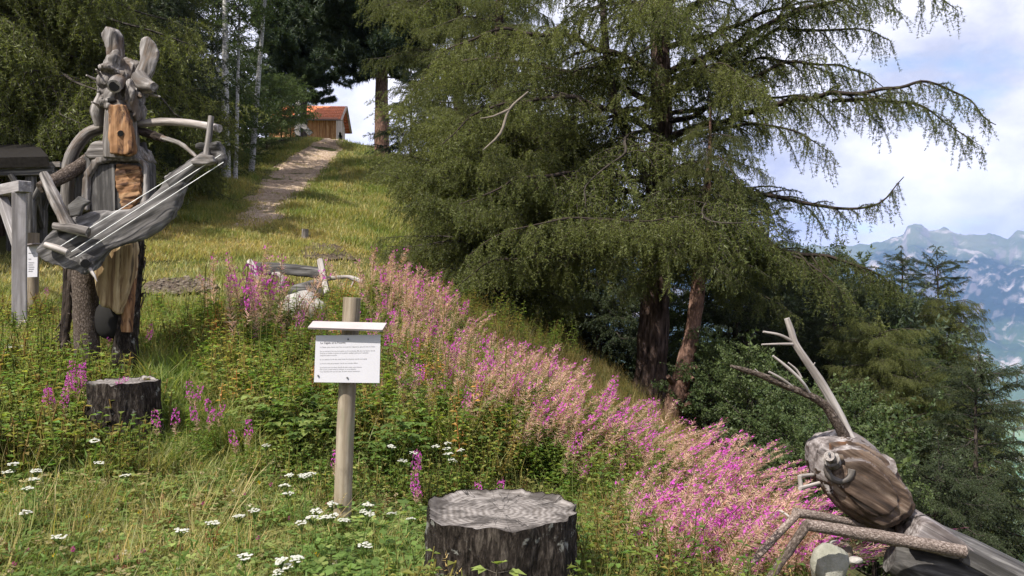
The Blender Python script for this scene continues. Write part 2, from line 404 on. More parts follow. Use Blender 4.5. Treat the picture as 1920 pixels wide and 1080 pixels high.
def blades(B, Pt, D, length, width, m, g, fold=False, col=None):
    """thin triangles (needles) or kite leaves at points Pt pointing along D"""
    N = len(Pt); s = nrm(np.cross(D, nrm(g.normal(size=(N, 3))))); L = np.asarray(length).reshape(-1, 1); w = np.asarray(width).reshape(-1, 1)
    if fold:
        V = np.stack([Pt, Pt + D * L * .45 + s * w / 2, Pt + D * L, Pt + D * L * .45 - s * w / 2], 1); t = [(0, 1, 2), (0, 2, 3)]; k = 4
    else:
        V = np.stack([Pt - s * w / 2, Pt + s * w / 2, Pt + D * L], 1); t = [(0, 1, 2)]; k = 3
    T = np.array(t)[None] + (np.arange(N) * k)[:, None, None]
    c = None
    if col is not None: c = np.repeat(np.asarray(col).reshape(-1, 3) * np.ones((N, 1)), k, 0)
    B.add(V.reshape(-1, 3), T.reshape(-1, 3), m, c)

# ------------------------------------------------------------------ terrain height
CP = [(0, 0, -1.6), (-3, 0, -1.6), (3, 0, -1.9), (0, -6, -1.7), (-10, -6, -1.5), (10, -6, -4.5), (-2.9, 4.4, -1.55), (-1, 4.2, -1.5), (0, 3.8, -1.46),
 (1, 4, -1.58), (2.2, 4.5, -2.15), (3, 5, -2.75), (-1.07, 5.2, -1.44), (-3.07, 6.5, -1.33), (-3.96, 8, -.94), (-5.3, 8.5, -.66), (-6, 10, -.46),
 (-5.76, 13, .05), (-6.4, 15, .59), (-8, 22, 2.0), (-7.5, 25, 2.5), (-5.1, 20, 1.4), (-9.8, 48, 8.7), (-12.5, 48, 8.8), (-13.1, 38, 5.6), (-10.7, 25, 2.8),
 (-10, 16, .7), (-7, 44, 7.3), (-2.9, 22, 1.5), (-2.2, 13, -.17), (-3.3, 12.5, -.12), (.44, 17, -.68), (2.4, 16, -2.0), (2.66, 14, -2.15), (2.75, 10, -2.5), (2.5, 8, -2.3),
 (-.8, 20, -.1), (-2.2, 27, 1.5), (.26, 10, -1.4), (-.54, 7.5, -1.25), (.93, 7.5, -1.5), (1.23, 6.5, -1.72), (6, 16, -5.2), (6, 10, -5.0), (5, 6, -4.0),
 (10, 16, -8.5), (10, 8, -7.5), (10, 0, -5.5), (10, 25, -10), (4, 25, -4.5), (1, 30, -1.5), (20, 20, -15), (20, 40, -18), (8, 40, -8), (0, 40, 2.5),
 (-4, 48, 6.2), (-5, 60, 6.5), (-12, 60, 8.2), (-20, 48, 9), (-25, 30, 6), (-25, 15, 3), (-20, 5, 0), (20, 0, -10), (-20, 60, 8.5), (10, 60, -10), (22, 60, -20)]
CP = np.array(CP, dtype=float)
def _U(r2): return np.where(r2 > 0, r2 * np.log(np.maximum(r2, 1e-12)), 0)
n_ = len(CP); K = _U(((CP[:, None, :2] - CP[None, :, :2]) ** 2).sum(-1)) + np.eye(n_) * 6.0
Pm = np.c_[np.ones(n_), CP[:, :2]]
A_ = np.block([[K, Pm], [Pm.T, np.zeros((3, 3))]]); SOL = np.linalg.solve(A_, np.r_[CP[:, 2], 0, 0, 0])
GX = np.arange(-26, 24.01, .25); GY = np.arange(-7, 62.01, .25)
gx, gy = np.meshgrid(GX, GY, indexing='ij')
Q = np.stack([gx.ravel(), gy.ravel()], 1); GZ = np.zeros(len(Q))
for i in range(n_): GZ += SOL[i] * _U(((Q - CP[i, :2]) ** 2).sum(1))
GZ += SOL[n_] + Q @ SOL[n_ + 1:]
GZ = GZ.reshape(gx.shape)
_ph = rng.uniform(0, 6.28, 24); _dr = rng.uniform(0, 6.28, 24); _fr = np.geomspace(.6, 5.5, 24)
def bumps(x, y):
    z = 0
    for p, d, f in zip(_ph, _dr, _fr): z = z + np.sin((x * math.cos(d) + y * math.sin(d)) * f + p) * .03 / f ** .8
    return z
GZ += bumps(gx, gy)
# a small eroded bank behind the cicada
def smooth(a, b, x): t = np.clip((x - a) / (b - a), 0, 1); return t * t * (3 - 2 * t)
def far_h(x, y):
    s = .85 * x + .38 * (y - 22)
    return np.where(s > 0, -.6 * s + 3, 7 - 4 * np.exp(np.minimum(s, 0) / 15))
def H(x, y):
    x = np.asarray(x, dtype=float); y = np.asarray(y, dtype=float)
    cx = np.clip(x, GX[0], GX[-1] - .001); cy = np.clip(y, GY[0], GY[-1] - .001)
    fx = (cx - GX[0]) / .25; fy = (cy - GY[0]) / .25; i = fx.astype(int); j = fy.astype(int); u = fx - i; v = fy - j
    z = GZ[i, j] * (1 - u) * (1 - v) + GZ[i + 1, j] * u * (1 - v) + GZ[i, j + 1] * (1 - u) * v + GZ[i + 1, j + 1] * u * v
    d = np.hypot(x - cx, y - cy); w = smooth(0, 40, d)
    return z * (1 - w) + far_h(x, y) * w
def hz(x, y): return float(H(np.array([x]), np.array([y]))[0])
def hits(px, py, dmax=60):
    """where the sight line through a pixel of the photograph meets the ground; NaN distance if it does not"""
    px = np.asarray(px, dtype=float); py = np.asarray(py, dtype=float)
    ds = np.geomspace(2.2, dmax, 260); prev = np.full(len(px), np.nan); res = np.full(len(px), np.nan); pd = ds[0]
    kx = (px - 960) / F_PX; kz = (540 - py) / F_PX
    for d in ds:
        g = kz * d - H(kx * d, np.full(len(px), d))
        new = (g < 0) & np.isnan(res)
        if pd != d and new.any():
            a = prev[new]; t = a / np.maximum(a - g[new], 1e-9); res[new] = pd + (d - pd) * np.clip(t, 0, 1)
        elif new.any(): res[new] = d
        prev = g; pd = d
    x = kx * res; return x, res, np.where(np.isnan(res), np.nan, H(np.nan_to_num(x), np.nan_to_num(res)))
def hit(px, py):
    x, y, z = hits([px], [py]); return Vector((float(x[0]), float(y[0]), float(z[0])))
def in_poly(px, py, poly):
    ins = np.zeros(len(px), bool); n = len(poly); j = n - 1
    for i in range(n):
        xi, yi = poly[i]; xj, yj = poly[j]
        c = ((yi > py) != (yj > py)) & (px < (xj - xi) * (py - yi) / (yj - yi + 1e-12) + xi); ins ^= c; j = i
    return ins
def sample_poly(poly, n, dmax=60):
    poly = np.array(poly, float); lo = poly.min(0); hi = poly.max(0); out = []; tot = 0
    while tot < n:
        p = rng.uniform(lo, hi, (max(n, 50) * 2, 2)); p = p[in_poly(p[:, 0], p[:, 1], poly)]
        x, y, z = hits(p[:, 0], p[:, 1], dmax); k = ~np.isnan(y)
        if not k.any() and tot == 0 and len(out) > 5: break
        out.append(np.c_[x[k], y[k], z[k], p[k]]); tot += k.sum()
        if len(out) > 40: break
    return np.concatenate(out)[:n]

# ------------------------------------------------------------------ the ground, the path, the valley and mountains
def ground_mat():
    m, nt, b = mk('hillside_ground', .95, .1)
    p = nn(nt, 'ShaderNodeNewGeometry').outputs['Position']
    a = noi(nt, p, .7, 6, .6); f = noi(nt, p, 14, 6, .65)
    c = ramp(nt, mixc(nt, .45, a, f), [(.3, (.05, .042, .026)), (.45, (.085, .088, .03)), (.6, (.13, .125, .045)), (.75, (.2, .16, .08))])
    c = mixc(nt, ramp(nt, noi(nt, p, 3.3, 5), [(.6, 0.0), (.7, .7)]), c, (.15, .11, .07))
    nt.links.new(c, b.inputs['Base Color']); bump(nt, b, noi(nt, p, 22, 6, .7), .05, 1.0); return m
th = np.concatenate([np.linspace(-62, 62, 250), np.linspace(64, 298, 60)]); rr = np.r_[0.4, np.geomspace(1.2, 2600, 260)]
TH, RR = np.meshgrid(np.radians(th), rr, indexing='ij')
X = np.sin(TH) * RR; Y = np.cos(TH) * RR; Z = H(X, Y)
nt_, nr_ = X.shape
V = np.stack([X, Y, Z], -1).reshape(-1, 3); idx = np.arange(nt_ * nr_).reshape(nt_, nr_)
a0 = idx; a1 = np.roll(idx, -1, 0)
q = np.stack([a0[:, :-1], a0[:, 1:], a1[:, 1:], a1[:, :-1]], -1).reshape(-1, 4)
T = np.concatenate([q[:, [0, 1, 2]], q[:, [0, 2, 3]]])
B = Bulk(); B.add(V, T); B.add(np.r_[[[0, 0, hz(0, 0)]], V[idx[:, 0]]], np.stack([np.zeros(nt_, int), 1 + np.arange(nt_), 1 + np.roll(np.arange(nt_), -1)], 1))
M['ground'] = ground_mat()
me = B.mesh('ground', ['ground']); me.polygons.foreach_set('use_smooth', [True] * len(me.polygons)); tag(link('ground', me), kind='structure')

def path_mat():
    m, nt, b = mk('gravel_path', .95, .15)
    p = nn(nt, 'ShaderNodeNewGeometry').outputs['Position']
    v = nn(nt, 'ShaderNodeTexVoronoi', {'Vector': p, 'Scale': 22.0}).outputs['Color']
    vs = nn(nt, 'ShaderNodeSeparateXYZ', {0: v}).outputs[0]
    c = ramp(nt, mixc(nt, .4, noi(nt, p, .9, 6, .65), vs), [(.25, (.2, .14, .095)), (.5, (.36, .265, .19)), (.7, (.44, .345, .265)), (.85, (.54, .46, .38))])
    c = mixc(nt, ramp(nt, noi(nt, p, 1.7, 5, .7), [(.58, 0.0), (.68, .6)]), c, (.14, .14, .05))
    nt.links.new(c, b.inputs['Base Color']); bump(nt, b, mixc(nt, .5, vs, noi(nt, p, 12, 5)), .05, 1.0); return m
M['path'] = path_mat()
pe = [(258, 600, 655), (265, 588, 652), (280, 560, 645), (300, 532, 632), (320, 508, 618), (340, 488, 602), (360, 472, 582), (380, 458, 560), (400, 446, 538), (420, 430, 520), (440, 414, 500), (455, 402, 470)]
ys = np.linspace(258, 455, 90); xl = np.interp(ys, [a for a, _, _ in pe], [a for _, a, _ in pe]); xr = np.interp(ys, [a for a, _, _ in pe], [a for _, _, a in pe])
xl = xl + np.convolve(rng.normal(0, 7, 90), np.ones(3) / 2, 'same'); xr = xr + np.convolve(rng.normal(0, 7, 90), np.ones(3) / 2, 'same')
us = np.linspace(0, 1, 25); gpx = xl[:, None] * (1 - us) + xr[:, None] * us; gpy = ys[:, None] + 0 * us
x, y, z = hits(gpx.ravel(), gpy.ravel(), 54); ok = ~np.isnan(y)
B = Bulk(); idx = np.arange(90 * 25).reshape(90, 25)
q = np.stack([idx[:-1, :-1], idx[1:, :-1], idx[1:, 1:], idx[:-1, 1:]], -1).reshape(-1, 4); q = q[ok[q].all(1)]
yy = y[q]; q = q[(yy.max(1) - yy.min(1)) < 4]
edge = np.minimum(us, 1 - us)[None, :].repeat(90, 0).ravel()
lift = (.05 * np.clip(edge / .16, 0, 1) - .014 + rng.normal(0, .008, 90 * 25)) - .075 * np.clip((ys[:, None].repeat(25, 1).ravel() - 405) / 45, 0, 1) * (.4 + rng.random(90 * 25))
B.add(np.c_[np.nan_to_num(x), np.nan_to_num(y), np.nan_to_num(z) + lift], np.concatenate([q[:, [0, 1, 2]], q[:, [0, 2, 3]]]))
me = B.mesh('path', ['path']); me.polygons.foreach_set('use_smooth', [True] * len(me.polygons)); tag(link('path', me), kind='structure')

def soil_patch(name, poly, nx=40, ny=14, lift=.03):
    """a ragged sheet of bare soil lying on the slope"""
    poly = np.array(poly, float); lo, hi = poly.min(0), poly.max(0); gx_, gy_ = np.meshgrid(np.linspace(lo[0], hi[0], nx), np.linspace(lo[1], hi[1], ny), indexing='ij')
    gx_ = gx_ + rng.normal(0, 1.2, gx_.shape); x, y, z = hits(gx_.ravel(), gy_.ravel(), 54); ins = in_poly(gx_.ravel(), gy_.ravel(), poly) & ~np.isnan(y)
    idx = np.arange(nx * ny).reshape(nx, ny); q = np.stack([idx[:-1, :-1], idx[1:, :-1], idx[1:, 1:], idx[:-1, 1:]], -1).reshape(-1, 4); q = q[ins[q].sum(1) >= 3]; q = q[~np.isnan(y[q]).any(1)]
    B = Bulk(); B.add(np.c_[np.nan_to_num(x), np.nan_to_num(y), np.nan_to_num(z) + np.where(ins, lift + rng.normal(0, .012, len(x)), -.02)], np.concatenate([q[:, [0, 1, 2]], q[:, [0, 2, 3]]]))
    me = B.mesh(name, ['soil']); me.polygons.foreach_set('use_smooth', [True] * len(me.polygons)); tag(link(name, me), kind='structure')
def soil_mat():
    m, nt, b = mk('bare_soil', .95, .1); p = nn(nt, 'ShaderNodeNewGeometry').outputs['Position']
    c = ramp(nt, noi(nt, p, 7, 7, .7), [(.3, (.035, .027, .02)), (.5, (.09, .068, .05)), (.7, (.19, .15, .115))]); nt.links.new(c, b.inputs['Base Color']); bump(nt, b, noi(nt, p, 12, 6, .7), .06, 1.0); return m
M['soil'] = soil_mat()
BANK = [(268, 540), (290, 528), (340, 524), (400, 527), (412, 545), (370, 556), (300, 560), (272, 558)]
WORN = [(560, 470), (590, 455), (640, 462), (670, 490), (620, 492), (575, 488)]
soil_patch('soil_bank', BANK, lift=.06); soil_patch('worn_soil', WORN)
def valley_mat():
    m, nt, b = mk('valley_fields', .9, .1)
    p = nn(nt, 'ShaderNodeNewGeometry').outputs['Position']
    v = nn(nt, 'ShaderNodeTexVoronoi', {'Vector': nn(nt, 'ShaderNodeMapping', {'Vector': p, 'Scale': (1, .6, 1)}).outputs[0], 'Scale': .004}, distance='MANHATTAN')
    cc = ramp(nt, nn(nt, 'ShaderNodeSeparateXYZ', {0: v.outputs['Color']}).outputs[0], [(.0, (.07, .15, .05)), (.4, (.13, .22, .08)), (.7, (.2, .26, .12)), (1, (.1, .2, .07))])
    ed = nn(nt, 'ShaderNodeTexVoronoi', {'Vector': p, 'Scale': .0016}, feature='DISTANCE_TO_EDGE').outputs[0]
    cc = mixc(nt, ramp(nt, ed, [(.006, .6), (.02, 0.0)]), cc, (.34, .33, .3))
    cc = mixc(nt, ramp(nt, noi(nt, p, .0012, 5, .6), [(.58, 0.0), (.64, .8)]), cc, (.5, .46, .44))
    nt.links.new(cc, b.inputs['Base Color']); return m
M['valley'] = valley_mat()
B = Bulk(); vx = np.linspace(-14000, 14000, 57); vy = np.linspace(-3000, 13000, 33); vX, vY = np.meshgrid(vx, vy, indexing='ij')
idx = np.arange(57 * 33).reshape(57, 33); q = np.stack([idx[:-1, :-1], idx[1:, :-1], idx[1:, 1:], idx[:-1, 1:]], -1).reshape(-1, 4)
B.add(np.stack([vX, vY, np.full_like(vX, -900)], -1).reshape(-1, 3), np.concatenate([q[:, [0, 1, 2]], q[:, [0, 2, 3]]]))
tag(link('valley_floor', B.mesh('valley_floor', ['valley'])), kind='structure')

def mountain_mat():
    m, nt, b = mk('mountain_rock', .95, .05)
    g = nn(nt, 'ShaderNodeNewGeometry'); p = g.outputs['Position']
    z = nn(nt, 'ShaderNodeSeparateXYZ', {0: p}).outputs[2]
    nz = nn(nt, 'ShaderNodeSeparateXYZ', {0: g.outputs['Normal']}).outputs[2]
    big = noi(nt, p, .0011, 8, .6); fin = noi(nt, p, .006, 8, .7)
    zz = nn(nt, 'ShaderNodeMath', {0: z, 1: nn(nt, 'ShaderNodeMath', {0: big, 1: 1500.0}, operation='MULTIPLY').outputs[0]}, operation='ADD').outputs[0]
    zf = nn(nt, 'ShaderNodeMapRange', {0: zz, 1: -300.0, 2: 1900.0}).outputs[0]
    c = ramp(nt, zf, [(.2, (.08, .12, .05)), (.36, (.025, .045, .03)), (.58, (.03, .05, .03)), (.68, (.10, .125, .07)), (.84, (.15, .165, .10)), (.93, (.11, .105, .105))])
    sl = ramp(nt, mixc(nt, .4, nz, fin), [(.6, 1.0), (.68, 0.0)])
    c = mixc(nt, nn(nt, 'ShaderNodeMath', {0: sl, 1: .5}, operation='MULTIPLY').outputs[0], c, (.26, .23, .22))
    sc = ramp(nt, noi(nt, nn(nt, 'ShaderNodeMapping', {'Vector': p, 'Scale': (1, 1, .22)}).outputs[0], .0019, 9, .68, None, 1.2), [(.55, 0.0), (.63, 1.0)])
    c = mixc(nt, nn(nt, 'ShaderNodeMath', {0: sc, 1: .95}, operation='MULTIPLY').outputs[0], c, (.36, .32, .30))
    nt.links.new(c, b.inputs['Base Color']); return m
M['mountain'] = mountain_mat()
az = np.r_[np.linspace(-70, 14, 120, endpoint=False), np.linspace(14, 40, 230, endpoint=False), np.linspace(40, 75, 50)]; fr = np.linspace(0, 1, 130)
ridge_px = [-4000, 0, 900, 1400, 1600, 1660, 1695, 1702, 1715, 1745, 1772, 1800, 1830, 1858, 1890, 1905, 1940, 2050, 2300, 3000, 7000]
ridge_py = [430, 420, 440, 455, 462, 450, 436, 421, 417, 430, 428, 436, 441, 439, 447, 434, 428, 405, 440, 420, 430]
apx = 960 + F_PX * np.tan(np.radians(az)); rp = np.interp(apx, ridge_px, ridge_py)
AZ, FR = np.meshgrid(np.radians(az), fr, indexing='ij')
cosA = np.cos(AZ); Yd = 5900 + FR * 5200; Xd = np.tan(AZ) * Yd
Xd = np.where(np.abs(AZ) > R(48), np.sign(AZ) * np.tan(R(48)) * Yd + np.sign(AZ) * (np.abs(AZ) - R(48)) * 9000, Xd)
ridge_z = (540 - rp)[:, None] / F_PX * (5900 + .8 * 5200)
def fbm(x, y, s, octv, seed, ridged=False):
    o = np.zeros_like(x); a = 1; g_ = np.random.default_rng(seed); tot = 0
    for k in range(octv):
        v = 0
        for _ in range(5):
            d = g_.uniform(0, 6.28); ph = g_.uniform(0, 6.28); v = v + np.sin((x * math.cos(d) + y * math.sin(d)) * s + ph + 1.3 * np.sin((x * math.sin(d) - y * math.cos(d)) * s * .7 + ph * 2))
        v = v / 2.4; v = 1 - 2 * np.abs(np.clip(v, -1, 1)) if ridged else v
        o = o + a * v; tot += a; a *= .52; s *= 2.05
    return o / tot
prof = np.where(FR < .8, (FR / .8) ** .95, 1 - (FR - .8) * 2.2)
Zm = -905 + (ridge_z + 905) * prof
rel = np.sin(np.clip(FR / .8, 0, 1) * math.pi) ** .8
Zm = Zm + rel * (190 * fbm(Xd, Yd, .0011, 6, 3, True) + 60 * fbm(Xd, Yd, .006, 3, 9, True))
Zm = Zm + rel * (70 * fbm(AZ * 5000, FR * 700, .02, 5, 14, True) * np.clip(FR * 2 - .3, 0, 1))
Zm = np.where(FR < .8, Zm, Zm + 40 * fbm(Xd, Yd, .004, 3, 5))
Zm = Zm + np.where(np.abs(FR - .8) < .12, 34 * fbm(Xd, Yd, .009, 4, 4, True), 0)
idx = np.arange(400 * 130).reshape(400, 130); q = np.stack([idx[:-1, :-1], idx[1:, :-1], idx[1:, 1:], idx[:-1, 1:]], -1).reshape(-1, 4)
B = Bulk(); B.add(np.stack([Xd, Yd, Zm], -1).reshape(-1, 3), np.concatenate([q[:, [0, 1, 2]], q[:, [0, 2, 3]]]))
me = B.mesh('mountains', ['mountain']); me.polygons.foreach_set('use_smooth', [True] * len(me.polygons)); tag(link('mountains', me), kind='structure')

# haze: one closed box of even, thin air round everything
S = Solid(); box(S, (0, 4500, 99), (56000, 20500, 2002), bev=0)
hm = bpy.data.materials.new('haze_air'); hm.use_nodes = True; hn = hm.node_tree; hn.nodes.remove(hn.nodes['Principled BSDF'])
pv = hn.nodes.new('ShaderNodeVolumePrincipled'); pv.inputs['Color'].default_value = (.28, .46, 1, 1); pv.inputs['Density'].default_value = 5e-5; pv.inputs['Anisotropy'].default_value = 0.0
hn.links.new(pv.outputs[0], hn.nodes['Material Output'].inputs['Volume'])
hz_o = S.build('haze', [hm]); tag(hz_o, kind='stuff')

# ------------------------------------------------------------------ boughs
KIND = dict(
 larch=dict(ssp=.115, slen=.4, sang=58, sdroop=.4, tsp=.06, tlen=(.12, .5), tdown=1.1, fwd=.5, nsp=.043, nn=5, nl=.045, nw=.012, mat='larch', spread=1.0),
 larchy=dict(ssp=.115, slen=.4, sang=58, sdroop=.4, tsp=.06, tlen=(.12, .5), tdown=1.1, fwd=.5, nsp=.043, nn=5, nl=.045, nw=.012, mat='larchy', spread=1.0),
 spruce=dict(ssp=.11, slen=.45, sang=52, sdroop=.25, tsp=.07, tlen=(.08, .28), tdown=.65, fwd=.9, nsp=.03, nn=6, nl=.04, nw=.015, mat='spruce', spread=.9),
 pine=dict(ssp=.2, slen=.4, sang=50, sdroop=-.1, tsp=.1, tlen=(.08, .24), tdown=-.5, fwd=.8, nsp=.04, nn=11, nl=.16, nw=.028, mat='pine', spread=.9),
 leafy=dict(ssp=.2, slen=.42, sang=50, sdroop=.1, tsp=.12, tlen=(.12, .35), tdown=.1, fwd=.8, nsp=.06, nn=2, nl=.085, nw=.05, mat='leafy', spread=1.3, fold=True),
 blue=dict(ssp=.2, slen=.42, sang=45, sdroop=0, tsp=.12, tlen=(.12, .4), tdown=-.1, fwd=.9, nsp=.05, nn=2, nl=.085, nw=.034, mat='blueleaf', spread=1.1, fold=True),
 birch=dict(ssp=.22, slen=.4, sang=48, sdroop=.25, tsp=.13, tlen=(.15, .45), tdown=.6, fwd=.6, nsp=.06, nn=2, nl=.07, nw=.05, mat='birchleaf', spread=1.2, fold=True))
def bough_geo(curve, r0, kind, seed, dens=1.0, sec_scale=None, t0=.1):
    k = KIND[kind]; g = np.random.default_rng(seed); B = Bulk()
    c, _ = spline(curve, [1] * len(curve), .12); c = np.array([tuple(v) for v in c]); tt_ = np.linspace(0, 1, len(c))[:, None]; Lc = np.linalg.norm(np.diff(c, axis=0), axis=1).sum()
    c = c + sum(np.sin(tt_ * f_ * Lc + g.uniform(0, 6.28, 3)) * g.normal(0, .055, 3) / f_ ** .6 for f_ in (1.3, 2.6, 4.5, 8)) * np.minimum(1, tt_ * 4); d = np.linalg.norm(np.diff(c, axis=0), axis=1); s = np.r_[0, np.cumsum(d)]; L = s[-1]
    rad = r0 * (1 - .9 * s / L)
    seg_prisms(B, c[:-1], c[1:], rad[:-1], rad[1:], 0)
    if sec_scale is None: sec_scale = L
    sa, sb, sra, srb, NP, ND = [], [], [], [], [], []
    def twig(p, dr, ln, r, steps, droop, need=True):
        pts = [p]; q = p.copy(); dd = dr / np.linalg.norm(dr)
        for i in range(steps):
            dd = dd + np.array([0, 0, -droop / steps]) + g.normal(0, .06, 3); dd /= np.linalg.norm(dd)
            q = q + dd * ln / steps; pts.append(q)
        for i in range(steps):
            sa.append(pts[i]); sb.append(pts[i + 1]); sra.append(r * (1 - .8 * i / steps)); srb.append(r * (1 - .8 * (i + 1) / steps))
        if need:
            m = max(2, int(ln / k['nsp'])); t = (np.arange(m) + g.random(m)) / m * steps; i = np.minimum(t.astype(int), steps - 1); u = (t - i)[:, None]; pa = np.array(pts)
            NP.append(pa[i] * (1 - u) + pa[i + 1] * u); ND.append(nrm(pa[i + 1] - pa[i]))
        return pts
    t = t0 * L; side = 1
    while t < L * .99:
        i = min(np.searchsorted(s, t), len(s) - 1); p = c[i]; tan = nrm(c[min(i + 1, len(c) - 1)] - c[max(i - 1, 0)])
        lat = np.cross(tan, [0, 0, 1.]); lat /= max(np.linalg.norm(lat), 1e-6)
        f = t / L; prof = (1 - f) ** .7 * min(1, .45 + f * 2.2)
        ln = k['slen'] * sec_scale * prof * g.uniform(.55, 1.15) * (1.75 if g.random() < .14 else 1) + .1
        a = R(k['sang']) * g.uniform(.75, 1.2)
        dr = tan * math.cos(a) + lat * side * math.sin(a) + np.array([0, 0, g.normal(.0, .15) + (.45 if g.random() < .3 else 0)])
        st = max(3, int(ln / .16)); pts = twig(p, dr, ln, max(.004, rad[i] * .45), st, k['sdroop'] * 2)
        # hanging or flat side shoots
        u = .06; sd2 = 1
        while u < ln:
            j = min(int(u / ln * st), st - 1); w = u / ln * st - j; q = pts[j] * (1 - w) + pts[j + 1] * w; dd = nrm(pts[j + 1] - pts[j]); l2 = np.cross(dd, [0, 0, 1.]); l2 /= max(np.linalg.norm(l2), 1e-6)
            tl = g.uniform(*k['tlen']) * (1.15 - .5 * u / ln) * (.45 + 1.0 * abs(math.sin(t * 2.3 + seed)))
            twig(q, dd * k['fwd'] + l2 * sd2 * g.uniform(.3, 1.0) + np.array([0, 0, -k['tdown'] * g.uniform(.3, 1.2)]), tl, .004, 2, k['tdown'] * .9)
            u += k['tsp'] / dens * g.uniform(.7, 1.3); sd2 = -sd2
        if g.random() < .8:
            twig(p, tan * .4 + lat * side * .3 + np.array([0, 0, -k['tdown']]), g.uniform(*k['tlen']), .004, 2, k['tdown'])
        t += k['ssp'] / dens * g.uniform(.6, 1.4); side = -side
    seg_prisms(B, sa, sb, sra, srb, 0)
    NPa = np.concatenate(NP); NDa = np.concatenate(ND); rep = k['nn']
    NPa = np.repeat(NPa, rep, 0); NDa = np.repeat(NDa, rep, 0); n = len(NPa)
    D = nrm(NDa * .55 + nrm(g.normal(size=(n, 3))) * k['spread'] + np.array([0, 0, .12]))
    NPa = NPa + g.normal(0, .008, (n, 3))
    blades(B, NPa, D, k['nl'] * g.uniform(.7, 1.3, n), k['nw'] * g.uniform(.8, 1.2, n), 1, g, k.get('fold', False))
    return B, k['mat']
POOL = {}
def pool(kind, L, n, curves, t0=.1):
    for i in range(n):
        g = np.random.default_rng(hash((kind, L)) % 1000 + i * 17 + 5)
        up, sag, tip = curves
        pts = [(f * L, .06 * L * g.normal() * f, L * (up * f - sag * f * f + tip * f ** 4 * .6 + g.normal(0, .012))) for f in (0, .2, .4, .6, .8, 1)]
        B, mat = bough_geo(pts, .012 * L + .006, kind, i * 31 + int(L * 10), t0=t0)
        POOL.setdefault(kind, []).append((B.mesh('bough', ['twig', mat]), L))
pool('larch', 2.6, 6, (.12, .5, .25)); pool('larchy', 2.4, 4, (.1, .5, .2))
pool('spruce', 2.2, 6, (-.02, .3, .22)); pool('pine', 2.0, 5, (.15, .05, .3))
pool('leafy', 1.8, 5, (.3, .25, .0)); pool('blue', 1.8, 5, (.35, .2, .0)); pool('birch', 1.8, 5, (.35, .45, .0))

def trunk_obj(root, pts, rads, mat, n=12, amp=.05, step=.35):
    S = Solid(); log(S, pts, rads, n, step, amp, 1.5, 0, 0); return S.build('trunk', [mat], root)
def add_bough(crown, me, loc, az, pitch, roll, s):
    o = link('bough', me, crown); o.location = loc
    o.rotation_euler = (Matrix.Rotation(az, 3, 'Z') @ Matrix.Rotation(-pitch, 3, 'Y') @ Matrix.Rotation(roll, 3, 'X')).to_euler()
    o.scale = (s, s, s); return o
def tree(name, label, base, Ht, Rc, kind, n, seed, bark_m='barkdark', r=None, lo=.12, shape='cone', cat='tree', group=None, lean=(0, 0), keep=None, pitch=(-.25, .45), stems=None, top=1.0, jit=.25):
    g = np.random.default_rng(seed); base = Vector(base); root = empty(name, base); tag(root, label, cat, group)
    r = r or Ht * .016
    tp = [Vector((lean[0] * f + g.normal(0, .03) * f, lean[1] * f, Ht * f - .3 * (f == 0))) for f in (0, .25, .5, .75, 1)]
    tr = [r * a for a in (1.15, .85, .62, .38, .06)]
    trunk_obj(root, tp, tr, bark_m)
    B, mat = bough_geo([tp[-1] + Vector((0, 0, -.5)), tp[-1] + Vector((.03, 0, .1)), tp[-1] + Vector((0, .02, .5))], .02, kind, seed)
    crown = link('crown', B.mesh('crown', ['twig', mat]), root)
    pl = POOL[kind]; c = 0
    for i in range(n):
        f = (i + g.random()) / n; az = i * 2.39996 + g.normal(0, jit)
        hf = lo + (top - lo) * f ** (1.1 if shape == 'cone' else .9)
        if shape == 'cone': ln = Rc * (1 - hf) ** .75 * g.uniform(.75, 1.15) + .35
        elif shape == 'col': ln = Rc * (.55 + .45 * math.sin(math.pi * min(1, f * 1.1 + .1))) * g.uniform(.7, 1.2) * (1 if f < .85 else .6)
        else: ln = Rc * max(.35, math.sin(math.pi * (.15 + .8 * f)) ** .6) * g.uniform(.7, 1.15)
        k = hf * 4; j = min(int(k), 3); p = tp[j].lerp(tp[j + 1], k - j)
        if keep and not keep(base + p, az % (2 * math.pi), hf): continue
        me, L = pl[int(g.integers(len(pl)))]
        s = ln / L; s = min(max(s, .35), 2.2)
        add_bough(crown, me, p, az, pitch[0] + (pitch[1] - pitch[0]) * hf + g.normal(0, .1), g.normal(0, .25), s); c += 1
    return root, crown

#TREES
exec_trees = True
# ---- hero larch on the slope edge
def G(px, d, dz=0): x = (px - 960) / F_PX * d; return Vector((x, d, hz(x, d) + dz))
hb = P(1215, 740, 16); hb.z = hz(hb.x, hb.y) - .1
hero = empty('larch_tree', hb); tag(hero, 'huge old larch with thick red brown trunk and drooping boughs spreading over the slope edge', 'tree')
def rel(px, py, d): return P(px, py, d) - hb
trunk_obj(hero, [rel(1215, 760, 16), rel(1219, 690, 16), rel(1226, 560, 16), rel(1234, 400, 16), rel(1240, 250, 16), rel(1238, 60, 16), rel(1236, -150, 16.2), rel(1236, -420, 16.3), rel(1236, -700, 16.5)],
          [.40, .31, .285, .25, .22, .18, .14, .09, .03], 'barklarch', 18, .09, .2)
S = Solid(); log(S, [rel(1212, 330, 15.9), rel(1178, 255, 15.7), rel(1150, 180, 15.5), rel(1135, 80, 15.3), rel(1128, -60, 15.2)], [.1, .1, .085, .07, .05], 8, .2, .06, 2); S.build('side_stem', ['barkdark'], hero)
crown = None
